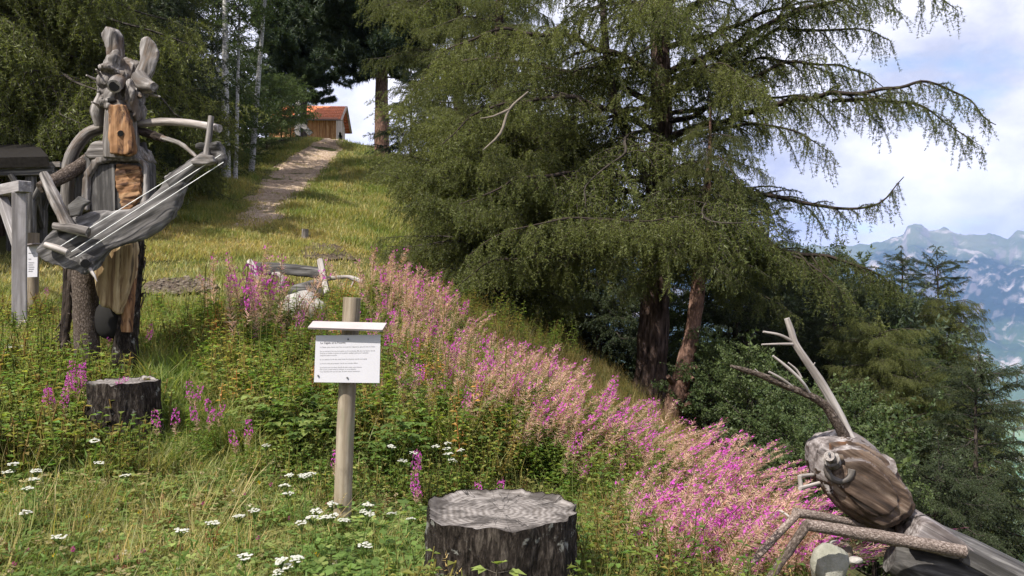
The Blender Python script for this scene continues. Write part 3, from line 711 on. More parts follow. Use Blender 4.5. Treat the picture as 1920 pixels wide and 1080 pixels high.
HL = [  # (pixel curve with distances, kind, density, radius, reach); larchy puts sunlight into left and front boughs
 ([(1242, 140, 16), (1340, 95, 15.4), (1480, 25, 14.8), (1620, -12, 14.4), (1740, -8, 14.2), (1800, 20, 14.2)], 'larch', .8, .09, 3.0),
 ([(1242, 60, 16), (1330, -10, 15.6), (1450, -60, 15), (1600, -80, 14.6)], 'larch', .8, .09, 3.2),
 ([(1242, 230, 16), (1330, 200, 15.2), (1480, 120, 14.8), (1600, 130, 14.6), (1680, 165, 14.6)], 'larch', .8, .07, 2.6),
 ([(1242, 260, 16), (1340, 225, 15.4), (1500, 195, 14.6), (1620, 172, 14.2), (1750, 150, 14.0), (1820, 180, 13.9), (1868, 228, 13.9)], 'larch', .95, .09, 2.4),
 ([(1560, 188, 14.4), (1680, 190, 14.1), (1760, 215, 13.9), (1835, 275, 13.8)], 'larch', .9, .045, 2.4),
 ([(1242, 320, 16), (1330, 335, 15.6), (1450, 368, 15), (1560, 388, 14.6), (1650, 368, 14.4), (1698, 335, 14.4)], 'larch', .8, .085, 2.2),
 ([(1242, 420, 16), (1340, 452, 15.4), (1470, 470, 14.7), (1580, 490, 14.2), (1660, 515, 14), (1700, 560, 14)], 'larch', 1.2, .09, 3.4),
 ([(1242, 470, 16), (1350, 470, 15), (1450, 480, 14.2), (1540, 520, 13.7), (1600, 570, 13.5)], 'larch', 1.2, .07, 3.4),
 ([(1242, 180, 16), (1350, 130, 15.4), (1450, 60, 15), (1560, 45, 14.8), (1660, 75, 14.7)], 'larch', .9, .08, 3.0),
 ([(1242, 90, 16), (1340, 60, 15.4), (1440, 20, 15), (1530, 10, 14.8), (1600, 40, 14.7)], 'larch', 1.0, .07, 3.4),
 ([(1242, 150, 16), (1330, 130, 15.6), (1430, 110, 15.3), (1520, 120, 15.2), (1590, 160, 15.2)], 'larch', 1.0, .06, 3.0),
 ([(1242, 215, 16), (1320, 195, 16), (1420, 175, 16), (1520, 190, 16), (1600, 240, 16)], 'larch', .9, .06, 2.8),
 ([(1242, -20, 16), (1340, -60, 15.6), (1460, -70, 15.3), (1580, -40, 15.2), (1690, 10, 15.2)], 'larch', 1.0, .07, 3.4),
 ([(1242, 20, 16), (1320, -40, 15.2), (1420, -60, 14.6), (1540, -30, 14.2), (1620, 40, 14.1)], 'larch', .9, .08, 3.0),
 ([(1242, 280, 16), (1310, 250, 15.2), (1400, 232, 14.7), (1480, 245, 14.4), (1560, 300, 14.3)], 'larch', 1.0, .06, 2.6),
 ([(1242, 380, 16), (1330, 400, 15.0), (1410, 430, 14.3), (1470, 470, 14.0)], 'larch', 1.1, .06, 2.8),
 ([(1242, 200, 16), (1290, 150, 14.6), (1340, 120, 13.8), (1390, 150, 13.4)], 'larchy', 1.0, .05, 2.2),
 ([(1242, 330, 16), (1300, 300, 14.4), (1350, 300, 13.4), (1390, 340, 13.0)], 'larchy', 1.0, .05, 2.2),
 ([(1236, 345, 16), (1150, 330, 15), (1030, 330, 14), (930, 345, 13.2), (860, 385, 12.7)], 'larchy', 1.1, .08, 2.8),
 ([(1238, 440, 16), (1240, 425, 14.4), (1170, 412, 13), (1060, 410, 12.2), (960, 430, 11.8), (880, 480, 11.6)], 'larchy', .9, .05, 3.6),
 ([(1238, 430, 16), (1290, 425, 14.2), (1280, 415, 12.8), (1190, 402, 12.0), (1090, 415, 11.6)], 'larchy', .9, .04, 3.0),
 ([(1236, 250, 16), (1130, 205, 14.8), (1010, 185, 13.8), (900, 205, 13), (820, 270, 12.6)], 'larchy', 1.1, .08, 3.0),
 ([(1236, 150, 16), (1120, 90, 14.8), (1000, 60, 13.8), (890, 70, 13), (800, 130, 12.6)], 'larchy', 1.0, .08, 3.2),
 ([(1236, 40, 16), (1120, -30, 14.8), (1000, -50, 14), (880, -40, 13.2), (780, 20, 12.8)], 'larchy', 1.0, .08, 3.2),
 ([(1236, 100, 16), (1230, 30, 14.6), (1220, -10, 13.4), (1200, 20, 12.6)], 'larchy', .9, .06, 2.2),
 ([(1236, 380, 16), (1130, 350, 16.2), (1000, 370, 16.6), (880, 420, 17), (800, 470, 17)], 'larch', 1.2, .07, 3.2),
 ([(1236, 300, 16), (1120, 265, 16), (980, 270, 16.2), (860, 310, 16.4), (770, 370, 16.5)], 'larch', 1.2, .07, 3.4),
 ([(1236, 200, 16), (1100, 140, 16), (960, 110, 16.2), (840, 130, 16.4), (750, 200, 16.4)], 'larch', 1.1, .08, 3.6),
 ([(1236, 380, 16), (1100, 470, 15), (980, 480, 14), (880, 520, 13.4), (830, 580, 13)], 'larchy', 1.1, .05, 2.4),
]
B0, mt = bough_geo([rel(1236, -690, 16.5), rel(1236, -720, 16.5), rel(1237, -750, 16.5)], .03, 'larch', 3)
crown = link('crown', B0.mesh('crown', ['twig', mt]), hero)
for i, (cv, kd, dn, r0, reach) in enumerate(HL):
    B, mt = bough_geo([rel(*c) for c in cv], r0, kd, 100 + i, dn, reach, .12)
    link('bough', B.mesh('bough', ['barkdark', mt]), crown)
g = np.random.default_rng(5)
for i in range(44):   # the rest of the crown, out to the back, left and above
    f = i / 44; py = 420 - 1080 * f; az = i * 2.39996
    if math.cos(az) > .45 and py > -150 and math.sin(az) < .5: continue
    me, L = POOL['larch'][i % 6]
    add_bough(crown, me, rel(1236, py, 16.0), az, g.normal(-.05, .12) + .3 * f, g.normal(0, .2), (4.3 * (1 - f) ** .7 * g.uniform(.7, 1.1) + .5) / L)

S = Solid(); log(S, [rel(990, 172, 12.6), rel(955, 205, 12.5), rel(938, 250, 12.4), rel(905, 282, 12.3)], [.012, .018, .02, .008], 8, .1, .1); log(S, [rel(955, 205, 12.5), rel(925, 218, 12.4), rel(900, 222, 12.4)], [.02, .014, .006], 7, .1, .1); S.build('dead_branch', ['twiggrey'], hero)
# ---- leaning reddish tree beside it
tb = P(1258, 800, 13.5); tb.z = hz(tb.x, tb.y) - .1
t2 = empty('pine_tree', tb); tag(t2, 'slim leaning reddish trunk with broken branch stubs right of the huge larch', 'tree')
def rel2(px, py, d): return P(px, py, d) - tb
trunk_obj(t2, [rel2(1250, 815, 13.5), rel2(1262, 760, 13.5), rel2(1282, 690, 13.5), rel2(1302, 590, 13.5), rel2(1318, 450, 13.6), rel2(1324, 390, 13.7), rel2(1328, 330, 13.9), rel2(1331, 270, 14.0), rel2(1332, 200, 14.1)],
          [.16, .155, .145, .12, .105, .08, .055, .035, .012], 'barkred', 12, .12, .12)
S = Solid()
for a, b in (((1282, 745), (1296, 738)), ((1285, 700), (1300, 712)), ((1288, 690), (1306, 688)), ((1275, 765), (1294, 756)), ((1264, 720), (1252, 706))):
    log(S, [rel2(*a, 13.45), rel2(*b, 13.25)], [.05, .035], 7, .05, .1)
S.build('branch_stub', ['barkred', 'cut'], t2)
B0, mt = bough_geo([rel2(1332, 210, 14.1), rel2(1332, 190, 14.1), rel2(1333, 165, 14.1)], .03, 'spruce', 4)
cr2 = link('crown', B0.mesh('crown', ['twig', mt]), t2)
for i in range(36):
    f = i / 36; py = 500 - 285 * f; me, L = POOL['larch'][i % 6]
    px = np.interp(py, [60, 340, 500], [1335, 1328, 1312])
    add_bough(cr2, me, rel2(px, py, 13.8), i * 2.39996, g.normal(-.2, .12), g.normal(0, .2), (1.35 * (1 - f) ** .5 * g.uniform(.7, 1.1) + .35) / L)

# ---- trees of the right-hand wood, below the slope edge
def gt(px, d): x = (px - 960) / F_PX * d; return (x, d, hz(x, d))
grpR = 'trees of the wood below the slope'
def topH(px, py, d): return (540 - py) / F_PX * d - gt(px, d)[2]
tree('spruce_tree', 'dark spruce with a thin pointed top standing clear against the mountain', gt(1758, 24), topH(1762, 500, 24), 2.5, 'spruce', 150, 21, lo=.15)
tree('spruce_tree', 'thin topped dark spruce just left of the pointed spruce below the mountain', gt(1690, 26), topH(1692, 492, 26), 2.4, 'spruce', 170, 22, lo=.15)
tree('larch_tree', 'yellow green larch with ragged open boughs at the right edge of the wood', gt(1768, 18), topH(1775, 570, 18), 1.75, 'larchy', 170, 23, lo=.1, shape='col', pitch=(-.2, .3))
tree('larch_tree', 'olive larch filling the gap below the two pointed spruces', gt(1706, 20), topH(1706, 590, 20), 1.9, 'larchy', 140, 36, lo=.12, shape='col', pitch=(-.2, .3))
tree('spruce_tree', 'small green spruce standing behind the long wooden body at the lower right', gt(1830, 12.5), topH(1822, 690, 12.5), 1.7, 'spruce', 80, 24, lo=.06)
tree('willow_tree', 'grey green broadleaved tree filling the wood behind the log head', gt(1625, 18.5), topH(1620, 590, 18.5), 2.3, 'blue', 220, 25, shape='round', lo=.15, pitch=(.0, .9))
tree('willow_tree', 'tall dull green broadleaved tree between the hanging larch boughs and the log head', gt(1490, 21), topH(1490, 540, 21), 2.7, 'blue', 220, 26, shape='round', lo=.15, pitch=(.0, .9))
tree('leafy_tree', 'bright leaved young tree in front of the spruces at the edge of the wood', gt(1680, 17), topH(1680, 660, 17), 1.6, 'leafy', 130, 27, shape='round', lo=.1, pitch=(.0, .9))
tree('larch_tree', 'lighter green larch behind the log head and right of the grey green tree', gt(1715, 14), topH(1705, 690, 14), 1.7, 'larchy', 110, 28, lo=.05)
tree('spruce_tree', 'mid green spruce behind the fork of the two antennae', gt(1560, 16), topH(1560, 560, 16), 2.0, 'spruce', 120, 37, lo=.1)
tree('larch_tree', 'slender yellow green larch right behind the top of the log head', gt(1645, 14), topH(1645, 620, 14), 1.5, 'larchy', 110, 38, lo=.1)
tree('spruce_tree', 'black looking spruce in deep shade behind the slope edge and huge larch trunk', gt(1120, 24), topH(1120, 330, 24), 2.8, 'spruce', 90, 29, lo=.03)
tree('spruce_tree', 'dark spruce in shade right of the leaning reddish trunk', gt(1380, 18), topH(1380, 380, 18), 2.5, 'spruce', 95, 30, lo=.06)
tree('spruce_tree', 'dark spruce farther down the wood between reddish trunk and antennae', gt(1440, 27), topH(1440, 380, 27), 3.0, 'spruce', 90, 31, lo=.05)
tree('spruce_tree', 'dim spruce deep in the shade between the two big trunks', gt(1240, 27), topH(1240, 300, 27), 3.0, 'spruce', 90, 32, lo=.03)
tree('spruce_tree', 'shaded spruce left of the huge larch trunk at the back of the slope', gt(1010, 30), topH(1010, 180, 30), 3.2, 'spruce', 90, 33, lo=.02)
tree('leafy_tree', 'low dark leafed tree on the bank below the antennae', gt(1560, 12.5), topH(1560, 800, 12.5), 1.5, 'leafy', 70, 34, shape='round', lo=.1, pitch=(.0, .9))
tree('spruce_tree', 'young spruce low behind the neck of the log insect', gt(1750, 10), topH(1740, 880, 10), 1.2, 'spruce', 60, 35, lo=.03)
for i, (px, d, tx, ty) in enumerate(((1428, 15, 1425, 700), (1452, 15.5, 1456, 690), (1477, 15, 1474, 690), (1440, 16.5, 1438, 650), (1500, 17, 1496, 640), (1398, 17, 1402, 640))):
    b = Vector(gt(px, d)); o = empty('bare_stem', b); tag(o, 'thin bare grey stem in the dark wood ' + ('nearest the slope edge end', 'second from the slope edge end', 'just left of the log head mandibles', 'behind the nearest two stems', 'close behind the log head', 'at the left, under the shaded spruce')[i], 'tree', 'bare stems in the dark wood')
    t_ = P(tx, ty, d) - b; trunk_obj(o, [(0, 0, -.2), t_ * .5 + Vector((.05, 0, 0)), t_], [.06, .05, .03], 'bark', 7)
    B, mt = bough_geo([t_ * .7, t_ * .9, t_], .02, 'leafy', 60 + i); link('crown', B.mesh('crown', ['twig', mt]), o)
for i in range(6):   # low bushes along the foot of the wood
    px, d = ((1330, 13.5), (1405, 12.5), (1480, 11), (1545, 9.5), (1250, 17.5), (1640, 9))[i]
    tree('leafy_bush', ('dark leafed bush at the foot of the leaning reddish trunk', 'round dark bush where the slope edge meets the wood', 'dark bush below the slope edge left of the knees', 'leafy bush under the log head', 'small bright leafed bush between the two big trunks', 'low bush behind the pale stone')[i],
         gt(px, d), (1.5, 1.6, 1.5, 1.2, 2.2, 1.0)[i], (.9, 1, .9, .8, .9, .7)[i], 'leafy', 34, 40 + i, shape='round', lo=.05, pitch=(.1, 1.0), cat='bush', r=.03)

# ---- trees up the slope, left of the huge larch and along the path
tree('pine_tree', 'dark pine with a bare reddish lower trunk right of the path crest', gt(716, 43), 17, 4.8, 'pine', 200, 51, 'barkred', r=.36, lo=.24, shape='col', pitch=(-.2, .4))
tree('pine_tree', 'dense dark pine left of the hut roof above the path', gt(566, 54), 19, 4.0, 'pine', 230, 52, 'barkdark', r=.34, lo=.17, shape='col', pitch=(-.1, .5))
tree('larch_tree', 'tall larch with feathery boughs hanging right of the path pine', gt(860, 30), 16, 3.3, 'larch', 100, 53, 'barklarch', lo=.08, shape='col', pitch=(-.1, .3))
tree('larch_tree', 'broad larch hanging its boughs down to the grass at the edge of the clearing', gt(935, 23.5), 14, 3.2, 'larchy', 105, 54, 'barklarch', lo=.03, shape='cone', pitch=(-.1, .3))
tree('larch_tree', 'bushy low larch drooping over the upper end of the pink flowers', gt(935, 16.4), 3.6, 2.5, 'larchy', 95, 55, 'barklarch', lo=.05, shape='round', pitch=(.1, .8))
tree('spruce_tree', 'small dark spruce at the right foot of the path pine', gt(770, 38), 5.5, 2.0, 'spruce', 60, 56, lo=.03)
# left side
tree('larch_tree', 'big larch with long light green boughs filling the upper left corner', gt(5, 18), 8.6, 4.2, 'larchy', 110, 61, 'barklarch', r=.28, lo=.2, shape='col', pitch=(-.2, .2))
tree('spruce_tree', 'layered dark spruce standing behind the carved ears', gt(185, 23), 10.5, 3.2, 'spruce', 120, 62, 'barkdark', r=.25, lo=.12, shape='col', pitch=(-.2, .2))
tree('spruce_tree', 'dark spruce behind the shelter roof on the left', gt(100, 27), 11.5, 3.8, 'spruce', 110, 63, lo=.05, shape='col')
tree('spruce_tree', 'black green spruce right behind the carved head', gt(262, 31), 12.5, 2.8, 'spruce', 110, 64, lo=.05, shape='col')
tree('spruce_tree', 'dark spruce between the carved head and the birches', gt(345, 37), 13.5, 2.4, 'spruce', 100, 65, lo=.05, shape='cone')
tree('spruce_tree', 'shaded spruce at the far left behind the timber frame', gt(-60, 25), 11, 4.0, 'spruce', 100, 66, lo=.05, shape='col')
tree('larch_tree', 'young light green larch right of the carved head in front of the dark spruce', gt(335, 25), 6.6, 2.0, 'larchy', 60, 67, 'barklarch', lo=.1, shape='cone')
for i, (px, d, h, ln) in enumerate(((424, 31, 13, -.1), (441, 31.5, 11.5, .3), (470, 36, 15, 1.2), (408, 34, 13, 0), (396, 39, 13, .1))):
    tree('birch_tree', ('tallest white birch stem standing left of the path', 'thin birch stem close against the tallest birch', 'leaning grey birch with sky behind it left of the pine', 'birch half hidden by spruce boughs', 'slim birch behind the tallest birch')[i],
         gt(px, d), h, 1.9, 'birch', 52, 70 + i, 'birch', r=(.16, .08, .12, .08, .08)[i], lo=.36, shape='round', pitch=(.2, 1.0), lean=(ln, 0))
hed = [(385, 30, 2.4), (410, 33, 3.0), (440, 35, 3.4), (470, 38, 3.2), (500, 41, 3.2), (528, 44, 3.0), (350, 27, 2.4), (545, 47, 3.0), (318, 26, 2.6), (455, 42, 4.2)]
for i, (px, d, h) in enumerate(hed):
    tree('leafy_bush', 'rounded green bush along the path, ' + ('next to the guitar headstock', 'second from the guitar headstock', 'below the tallest birch', 'below the leaning birch', 'beside the upper half of the path', 'next to the grey post by the hut', 'left of the guitar headstock', 'last before the hut', 'by the carved head', 'tall, at the back')[i], gt(px, d), h, h * .55, 'birch' if i % 3 else 'leafy', 40, 80 + i, shape='round', lo=.03, pitch=(.1, 1.0), cat='bush', r=.04, group='bushes along the path')
for i, (px, d, h) in enumerate(((60, 21, 2.6), (0, 22, 3), (150, 23, 2.6), (220, 24, 2.4), (275, 25, 2.4))):
    tree('leafy_bush', 'dark shaded bush ' + ('under the shelter roof', 'at the far left behind the timber post', 'behind the left arm of the musician', 'behind the chest of the musician', 'just right of the musician chest')[i], gt(px, d), h, h * .6, 'leafy', 40, 95 + i, shape='round', lo=.03, pitch=(.1, 1.0), cat='bush', r=.04, group='bushes behind the shelter')
#OBJECTS

# ------------------------------------------------------------------ the cicada musician
def worigin(o):
    v = Vector((0, 0, 0))
    while o is not None: v = v + o.location; o = o.parent
    return v
def part(S, name, mats, root, o=None): return S.build(name, mats, root, worigin(root) if o is None else o)
def px(p, d): return P(p[0], p[1], d)
def plog(S, pts, r, d=None, **k):
    """log through (px, py[, distance]) points, radius in photograph pixels"""
    q = [P(p[0], p[1], p[2] if len(p) > 2 else d) for p in pts]; dd = (pts[0][2] if len(pts[0]) > 2 else d) / F_PX
    rr = [a * dd for a in r] if isinstance(r, (list, tuple)) else r * dd
    return log(S, q, rr, **k)
root = empty('musician_sculpture', P(200, 712, 8.0)); root.location.z = hz(root.location.x, 8.0)
tag(root, 'tall grey driftwood insect musician with horned root head playing a slab guitar', 'sculpture')
O = root.location
S = Solid(); plog(S, [(166, 730), (163, 640), (160, 560), (158, 500), (165, 420)], [24, 22, 22, 21, 20], 8.0, n=20, amp=.07, freq=9); part(S, 'leg', ['bark', 'cut'], root)
S = Solid(); plog(S, [(233, 735), (236, 640), (242, 560), (248, 470), (250, 410)], [23, 22, 21, 20, 20], 8.05, n=20, amp=.08, freq=9); l2 = part(S, 'leg', ['stumpbark', 'cut'], root)
S = Solid(); plog(S, [(238, 622, 7.93), (240, 560, 7.92), (246, 480, 7.93)], [10, 13, 13], n=12, amp=.1, freq=8); part(S, 'split_face', ['orange', 'orange'], l2)
S = Solid()   # belly: half log with a split yellow face, rounded lower end
poly = [(176, 452), (190, 440), (250, 438), (256, 470), (250, 520), (240, 560), (228, 592), (212, 580), (196, 575), (186, 540), (178, 500)]
prism(S, [P(a, b, 7.86) for a, b in poly], .18, (0, 1, 0))
organic(S, 'belly', ['yellow'], root, .022, 3, .012, 14, (.05, 0, 1), O)
S = Solid(); ball(S, P(203, 600, 8.0), .17, 0, (.85, .5, 1.1), 10); part(S, 'hollow_end', ['black'], root)  # solid black ball, shade of the hollow put into its colour
# chest block with framed recess and carved panel
S = Solid()
prism(S, [P(a, b, 8.03) for a, b in [(158, 398), (160, 330), (176, 298), (196, 278), (262, 278), (277, 305), (278, 372), (268, 398)]], .42, (0, 1, 0))
organic(S, 'chest', ['grey_dark'], root, .025, 3, .008, 8, (0, 0, 1), O)
S = Solid(); fr_ = [(160, 396), (162, 332), (182, 302), (205, 297), (262, 299), (274, 312), (275, 372), (266, 396)]
for a, b in zip(fr_[:-1], fr_[1:]): bar(S, P(*a, 7.79), P(*b, 7.79), .075 if a[0] < 200 else .05, .07, 0, Vector((0, 1, 0)), .012)
organic(S, 'chest_frame', ['grey'], root, .014, 2, .014, 10, (0, 0, 1), O)
S = Solid()
prism(S, [P(a, b, 8.0) for a, b in [(180, 298), (198, 272), (262, 272), (276, 300), (262, 306), (190, 306)]], .5, (0, 1, 0))
organic(S, 'shoulder', ['grey'], root, .025, 4, .01, 8, (1, 0, 0), O)
S = Solid()
prism(S, [P(a, b, 7.8) for a, b in [(218, 307), (240, 309), (262, 311), (268, 330), (262, 372), (246, 394), (230, 396), (226, 372), (218, 345)]], .05, (0, 1, 0))
organic(S, 'carved_panel', ['orange'], root, .012, 2, .016, 26, (1, 0, .2), O)
S = Solid(); prism(S, [P(a, b, 7.81) for a, b in [(172, 340), (186, 310), (216, 308), (217, 396), (172, 396)]], .03, (0, 1, 0)); part(S, 'flat_panel', ['grey_dark'], root)
# snout log
S = Solid(); plog(S, [(226, 296, 7.86), (227, 250, 7.84), (226, 195, 7.86)], [31, 30, 25], n=22, amp=.05, freq=8, m=0, capm=1); sn = part(S, 'snout', ['grey', 'cut'], root)
S = Solid(); prism(S, [P(a, b, 7.69) for a, b in [(208, 198), (236, 198), (250, 240), (254, 285), (240, 293), (210, 289), (206, 250)]], .1, (0, 1, 0)); organic(S, 'split_face', ['orange'], sn, .014, 3, .014, 18, (0, 0, 1), O)
S = Solid(); plog(S, [(226, 250, 7.66), (226, 250, 7.625)], [7, 5.5], n=12, amp=.05, m=0, capm=1); part(S, 'mouth_hole', ['orange', 'black'], sn)  # black cap paints the dark inside of the hole
# root head
S = Solid()
def pb(p, r, d, sc=(1, 1, 1)): ball(S, P(p[0], p[1], d), r * d / F_PX, 0, sc, 9)
pb((226, 160), 36, 7.98, (1, 1, 1.15)); pb((245, 185), 24, 7.95); pb((200, 152), 17, 7.85); pb((212, 182), 15, 7.8); pb((235, 135), 26, 7.98); pb((258, 212), 15, 7.92, (.9, 1, 1.6)); pb((205, 190), 9, 7.75, (1.4, 1, .6)); pb((262, 160), 22, 7.98)
plog(S, [(188, 126, 7.8), (208, 127, 7.75), (232, 140, 7.8)], [6, 9, 6], n=8); plog(S, [(205, 133, 7.85), (218, 110, 7.85), (232, 128, 7.9)], [10, 16, 10], n=8)
plog(S, [(240, 150, 7.78), (246, 185, 7.74), (258, 228, 7.8)], [7, 10, 6], n=8); plog(S, [(190, 196, 7.8), (215, 200, 7.72), (250, 205, 7.75)], [4, 7, 5], n=8)
gq = random.Random(9)
for i in range(7):
    a_ = gq.uniform(0, 6.28); x_, y_ = 228 + 34 * math.cos(a_), 165 + 46 * math.sin(a_)
    plog(S, [(228 + 18 * math.cos(a_), 165 + 26 * math.sin(a_), 7.85), (x_, y_, 7.8 + gq.uniform(-.05, .1)), (x_ + gq.uniform(-10, 10), y_ + gq.uniform(-4, 18), 7.75)], [8, gq.uniform(4, 6), 1.5], n=7)
hd = organic(S, 'root_head', ['grey'], root, .013, 2, .04, 10, (.2, .1, 1), O)
S = Solid(); prism(S, [P(a, b, 7.97) for a, b in [(208, 125), (206, 100), (203, 82), (197, 64), (208, 52), (217, 57), (223, 66), (226, 95), (226, 128)]], .12, (.3, 1, .1)); organic(S, 'horn', ['grey'], root, .014, 2, .02, 9, (.1, 0, 1), O)
S = Solid(); prism(S, [P(a, b, 7.94) for a, b in [(248, 168), (254, 140), (265, 112), (262, 90), (267, 74), (279, 70), (290, 82), (298, 98), (296, 112), (288, 134), (278, 152), (268, 170)]], .16, (-.3, 1, .1)); organic(S, 'horn', ['grey'], root, .014, 2, .024, 9, (.25, 0, 1), O)
S = Solid(); plog(S, [(262, 146, 7.88), (273, 160, 7.8), (289, 163, 7.68)], [16, 15, 8], n=14, amp=.07); part(S, 'knob', ['grey', 'cutpale'], root)
S = Solid(); plog(S, [(225, 150, 7.85), (218, 157, 7.7), (214, 162, 7.6)], [13, 13.5, 12], n=18, amp=.03, m=0, capm=1); ey = part(S, 'eye_tube', ['grey', 'pale'], root)
S = Solid(); ball(S, P(207, 189, 7.73), .05, 0, (1.2, .6, .6), 8); part(S, 'mouth', ['black'], root)  # black ball paints the shade within the mouth
S = Solid(); plog(S, [(214, 162, 7.62), (214, 162.2, 7.593)], [9, 9], n=16, amp=0); part(S, 'eye_hole', ['black', 'black'], ey)  # black disc paints the shade inside the tube
S = Solid(); plog(S, [(198, 152, 7.9), (190, 182, 7.88), (183, 210, 7.88), (186, 236, 7.9)], [11, 9, 13, 8], n=12, amp=.12, freq=6); part(S, 'cheek_root', ['grey', 'grey'], root)
S = Solid()
for a, b in (((185, 152), (162, 141)), ((188, 140), (180, 130)), ((186, 198), (172, 191)), ((196, 130), (190, 122)), ((282, 178), (300, 181))): plog(S, [(*a, 7.85), (*b, 7.7)], [3, 1.5], n=6)
part(S, 'splinter', ['pale', 'pale'], root)
# arms
S = Solid(); plog(S, [(198, 238, 8.0), (165, 250, 8.0), (140, 280, 7.98), (128, 320, 7.98), (127, 400, 8.0), (124, 470, 8.05)], [11, 11, 11.5, 12, 11, 10], n=14, amp=.06, freq=7); part(S, 'wing_bow', ['grey', 'cut'], root)
S = Solid(); plog(S, [(178, 292, 7.95), (140, 318, 7.8), (104, 338, 7.65), (74, 352, 7.55)], [12, 13, 12, 10], n=16, amp=.06, freq=9); part(S, 'upper_arm', ['bark', 'cutpale'], root)
S = Solid(); plog(S, [(82, 326, 7.5), (100, 366, 7.42), (117, 402, 7.38), (130, 428, 7.36)], [8, 11, 10, 13], n=14, amp=.07, freq=7); part(S, 'forearm', ['grey', 'cutpale'], root)
S = Solid(); plog(S, [(102, 424, 7.36), (132, 428, 7.33), (166, 436, 7.33)], [7, 10, 10], n=14, amp=.1, freq=8); part(S, 'hand', ['grey', 'cutpale'], root)
S = Solid(); plog(S, [(258, 233, 7.95), (310, 228, 7.8), (362, 232, 7.65), (412, 241, 7.5)], [7, 7, 7, 7], n=12, amp=.05, freq=7); part(S, 'upper_arm', ['pale', 'cutpale'], root)
S = Solid(); plog(S, [(396, 218, 7.44), (392, 255, 7.42), (387, 292, 7.4)], [5.5, 6, 7], n=10, amp=.06); part(S, 'forearm', ['grey', 'cutpale'], root)
S = Solid(); plog(S, [(258, 245, 7.95), (296, 256, 7.85), (306, 261, 7.8)], [8, 7, 5.5], n=10, amp=.2, freq=14); sp = part(S, 'spiny_arm', ['barkdark', 'cut'], root)
S = Solid(); plog(S, [(304, 258, 7.8), (335, 268, 7.7), (352, 280, 7.62), (372, 298, 7.55)], [4.5, 4.5, 4, 3], n=10, amp=.1, freq=12); part(S, 'branch_tip', ['grey', 'cut'], sp)
S = Solid(); plog(S, [(150, 345, 8.1), (152, 398, 8.1)], [7, 7], n=9, amp=.2, freq=12); plog(S, [(136, 352, 8.15), (138, 400, 8.15)], [4, 4], n=8); plog(S, [(268, 268, 8.1), (278, 330, 8.1)], [6, 8], n=8); part(S, 'back_stick', ['grey_dark', 'cut'], root)
S = Solid()
for pts, r in (([(136, 470), (130, 560), (122, 640), (108, 708)], 7), ([(124, 475), (122, 560), (116, 640)], 5), ([(148, 500), (146, 580), (150, 640)], 6), ([(132, 560), (118, 600), (112, 610)], 3)):
    plog(S, [(*p, 8.15) for p in pts], r, n=9, amp=.15, freq=12)
g = random.Random(3)
for i in range(16):
    y = g.uniform(490, 690); x = 134 - (y - 470) * .1; s_ = g.choice((-1, -1, 1)); plog(S, [(x, y, 8.15), (x + s_ * g.uniform(8, 26), y + g.uniform(4, 26), 8.1)], [1.8, .8], n=5)
part(S, 'brush_of_twigs', ['barkdark', 'cut'], root)
S = Solid()
for i in range(12):
    y = g.uniform(440, 560); plog(S, [(262, y, 8.1), (262 + g.uniform(4, 12), y + g.uniform(-12, 16), 8.05), (262 + g.uniform(-2, 9), y + g.uniform(10, 30), 8.0)], [1.6, 1, .6], n=5)
part(S, 'twig', ['barkdark', 'cut'], root)

gu = empty('guitar', P(230, 430, 7.55)); tag(gu, 'rough grey slab guitar with three white strings across the insect musician', 'guitar')
GO = gu.location
S = Solid()
prism(S, [P(a, b, dd) for a, b, dd in [(74, 466, 7.42), (100, 436, 7.44), (128, 412, 7.47), (152, 402, 7.5), (175, 394, 7.52), (205, 398, 7.52), (250, 391, 7.52), (282, 374, 7.52), (306, 348, 7.52), (322, 322, 7.52), (340, 322, 7.52), (352, 332, 7.52), (350, 352, 7.52), (338, 376, 7.52), (326, 408, 7.52), (306, 428, 7.52), (276, 446, 7.52), (240, 456, 7.52), (206, 468, 7.5), (190, 484, 7.5), (180, 506, 7.48), (166, 514, 7.47), (120, 500, 7.44), (84, 484, 7.42)]], .15, (0.05, 1, .25))
organic(S, 'body', ['guitar'], gu, .017, 4, .02, 7, (1, 0, .55), GO)
S = Solid(); plog(S, [(322, 345, 7.5), (355, 318, 7.48), (395, 288, 7.46)], [17, 14, 12], n=14, amp=.08, freq=8); part(S, 'neck', ['guitar', 'cut'], gu)
S = Solid(); pb((404, 282), 17, 7.45, (1.1, .8, .8)); pb((415, 300), 14, 7.42, (.8, .8, 1.3)); pb((378, 273), 10, 7.42, (1.3, .8, .7)); plog(S, [(396, 275, 7.42), (412, 272, 7.4)], [9, 9], n=8); organic(S, 'headstock', ['grey_dark'], gu, .014, 3, .012, 12, (1, 0, 0), GO)
S = Solid(); prism(S, [P(a, b, 7.36) for a, b in [(360, 303), (378, 290), (402, 294), (406, 304), (392, 310), (364, 312)]], .1, (0, 1, 0)); organic(S, 'peg', ['grey'], gu, .012, 2, .008, 16, (1, 0, 0), GO)
for a, b, dd in (((113, 462), (381, 296), 7.33), ((134, 472), (414, 290), 7.34), ((142, 482), (419, 304), 7.35)):
    S = Solid(); plog(S, [(*a, dd), (*b, dd)], .75, n=5, amp=0, step=.5); part(S, 'string', ['string', 'string'], gu)
S = Solid(); plog(S, [(86, 459, 7.32), (104, 465, 7.3), (126, 473, 7.31)], [6, 7, 6], n=10, amp=.1); part(S, 'bridge', ['pale', 'pale'], gu)
S = Solid(); plog(S, [(158, 490, 7.42), (160, 494, 7.3)], [10, 8], n=14, amp=.08, m=0, capm=1); part(S, 'knob', ['grey_dark', 'black'], gu)
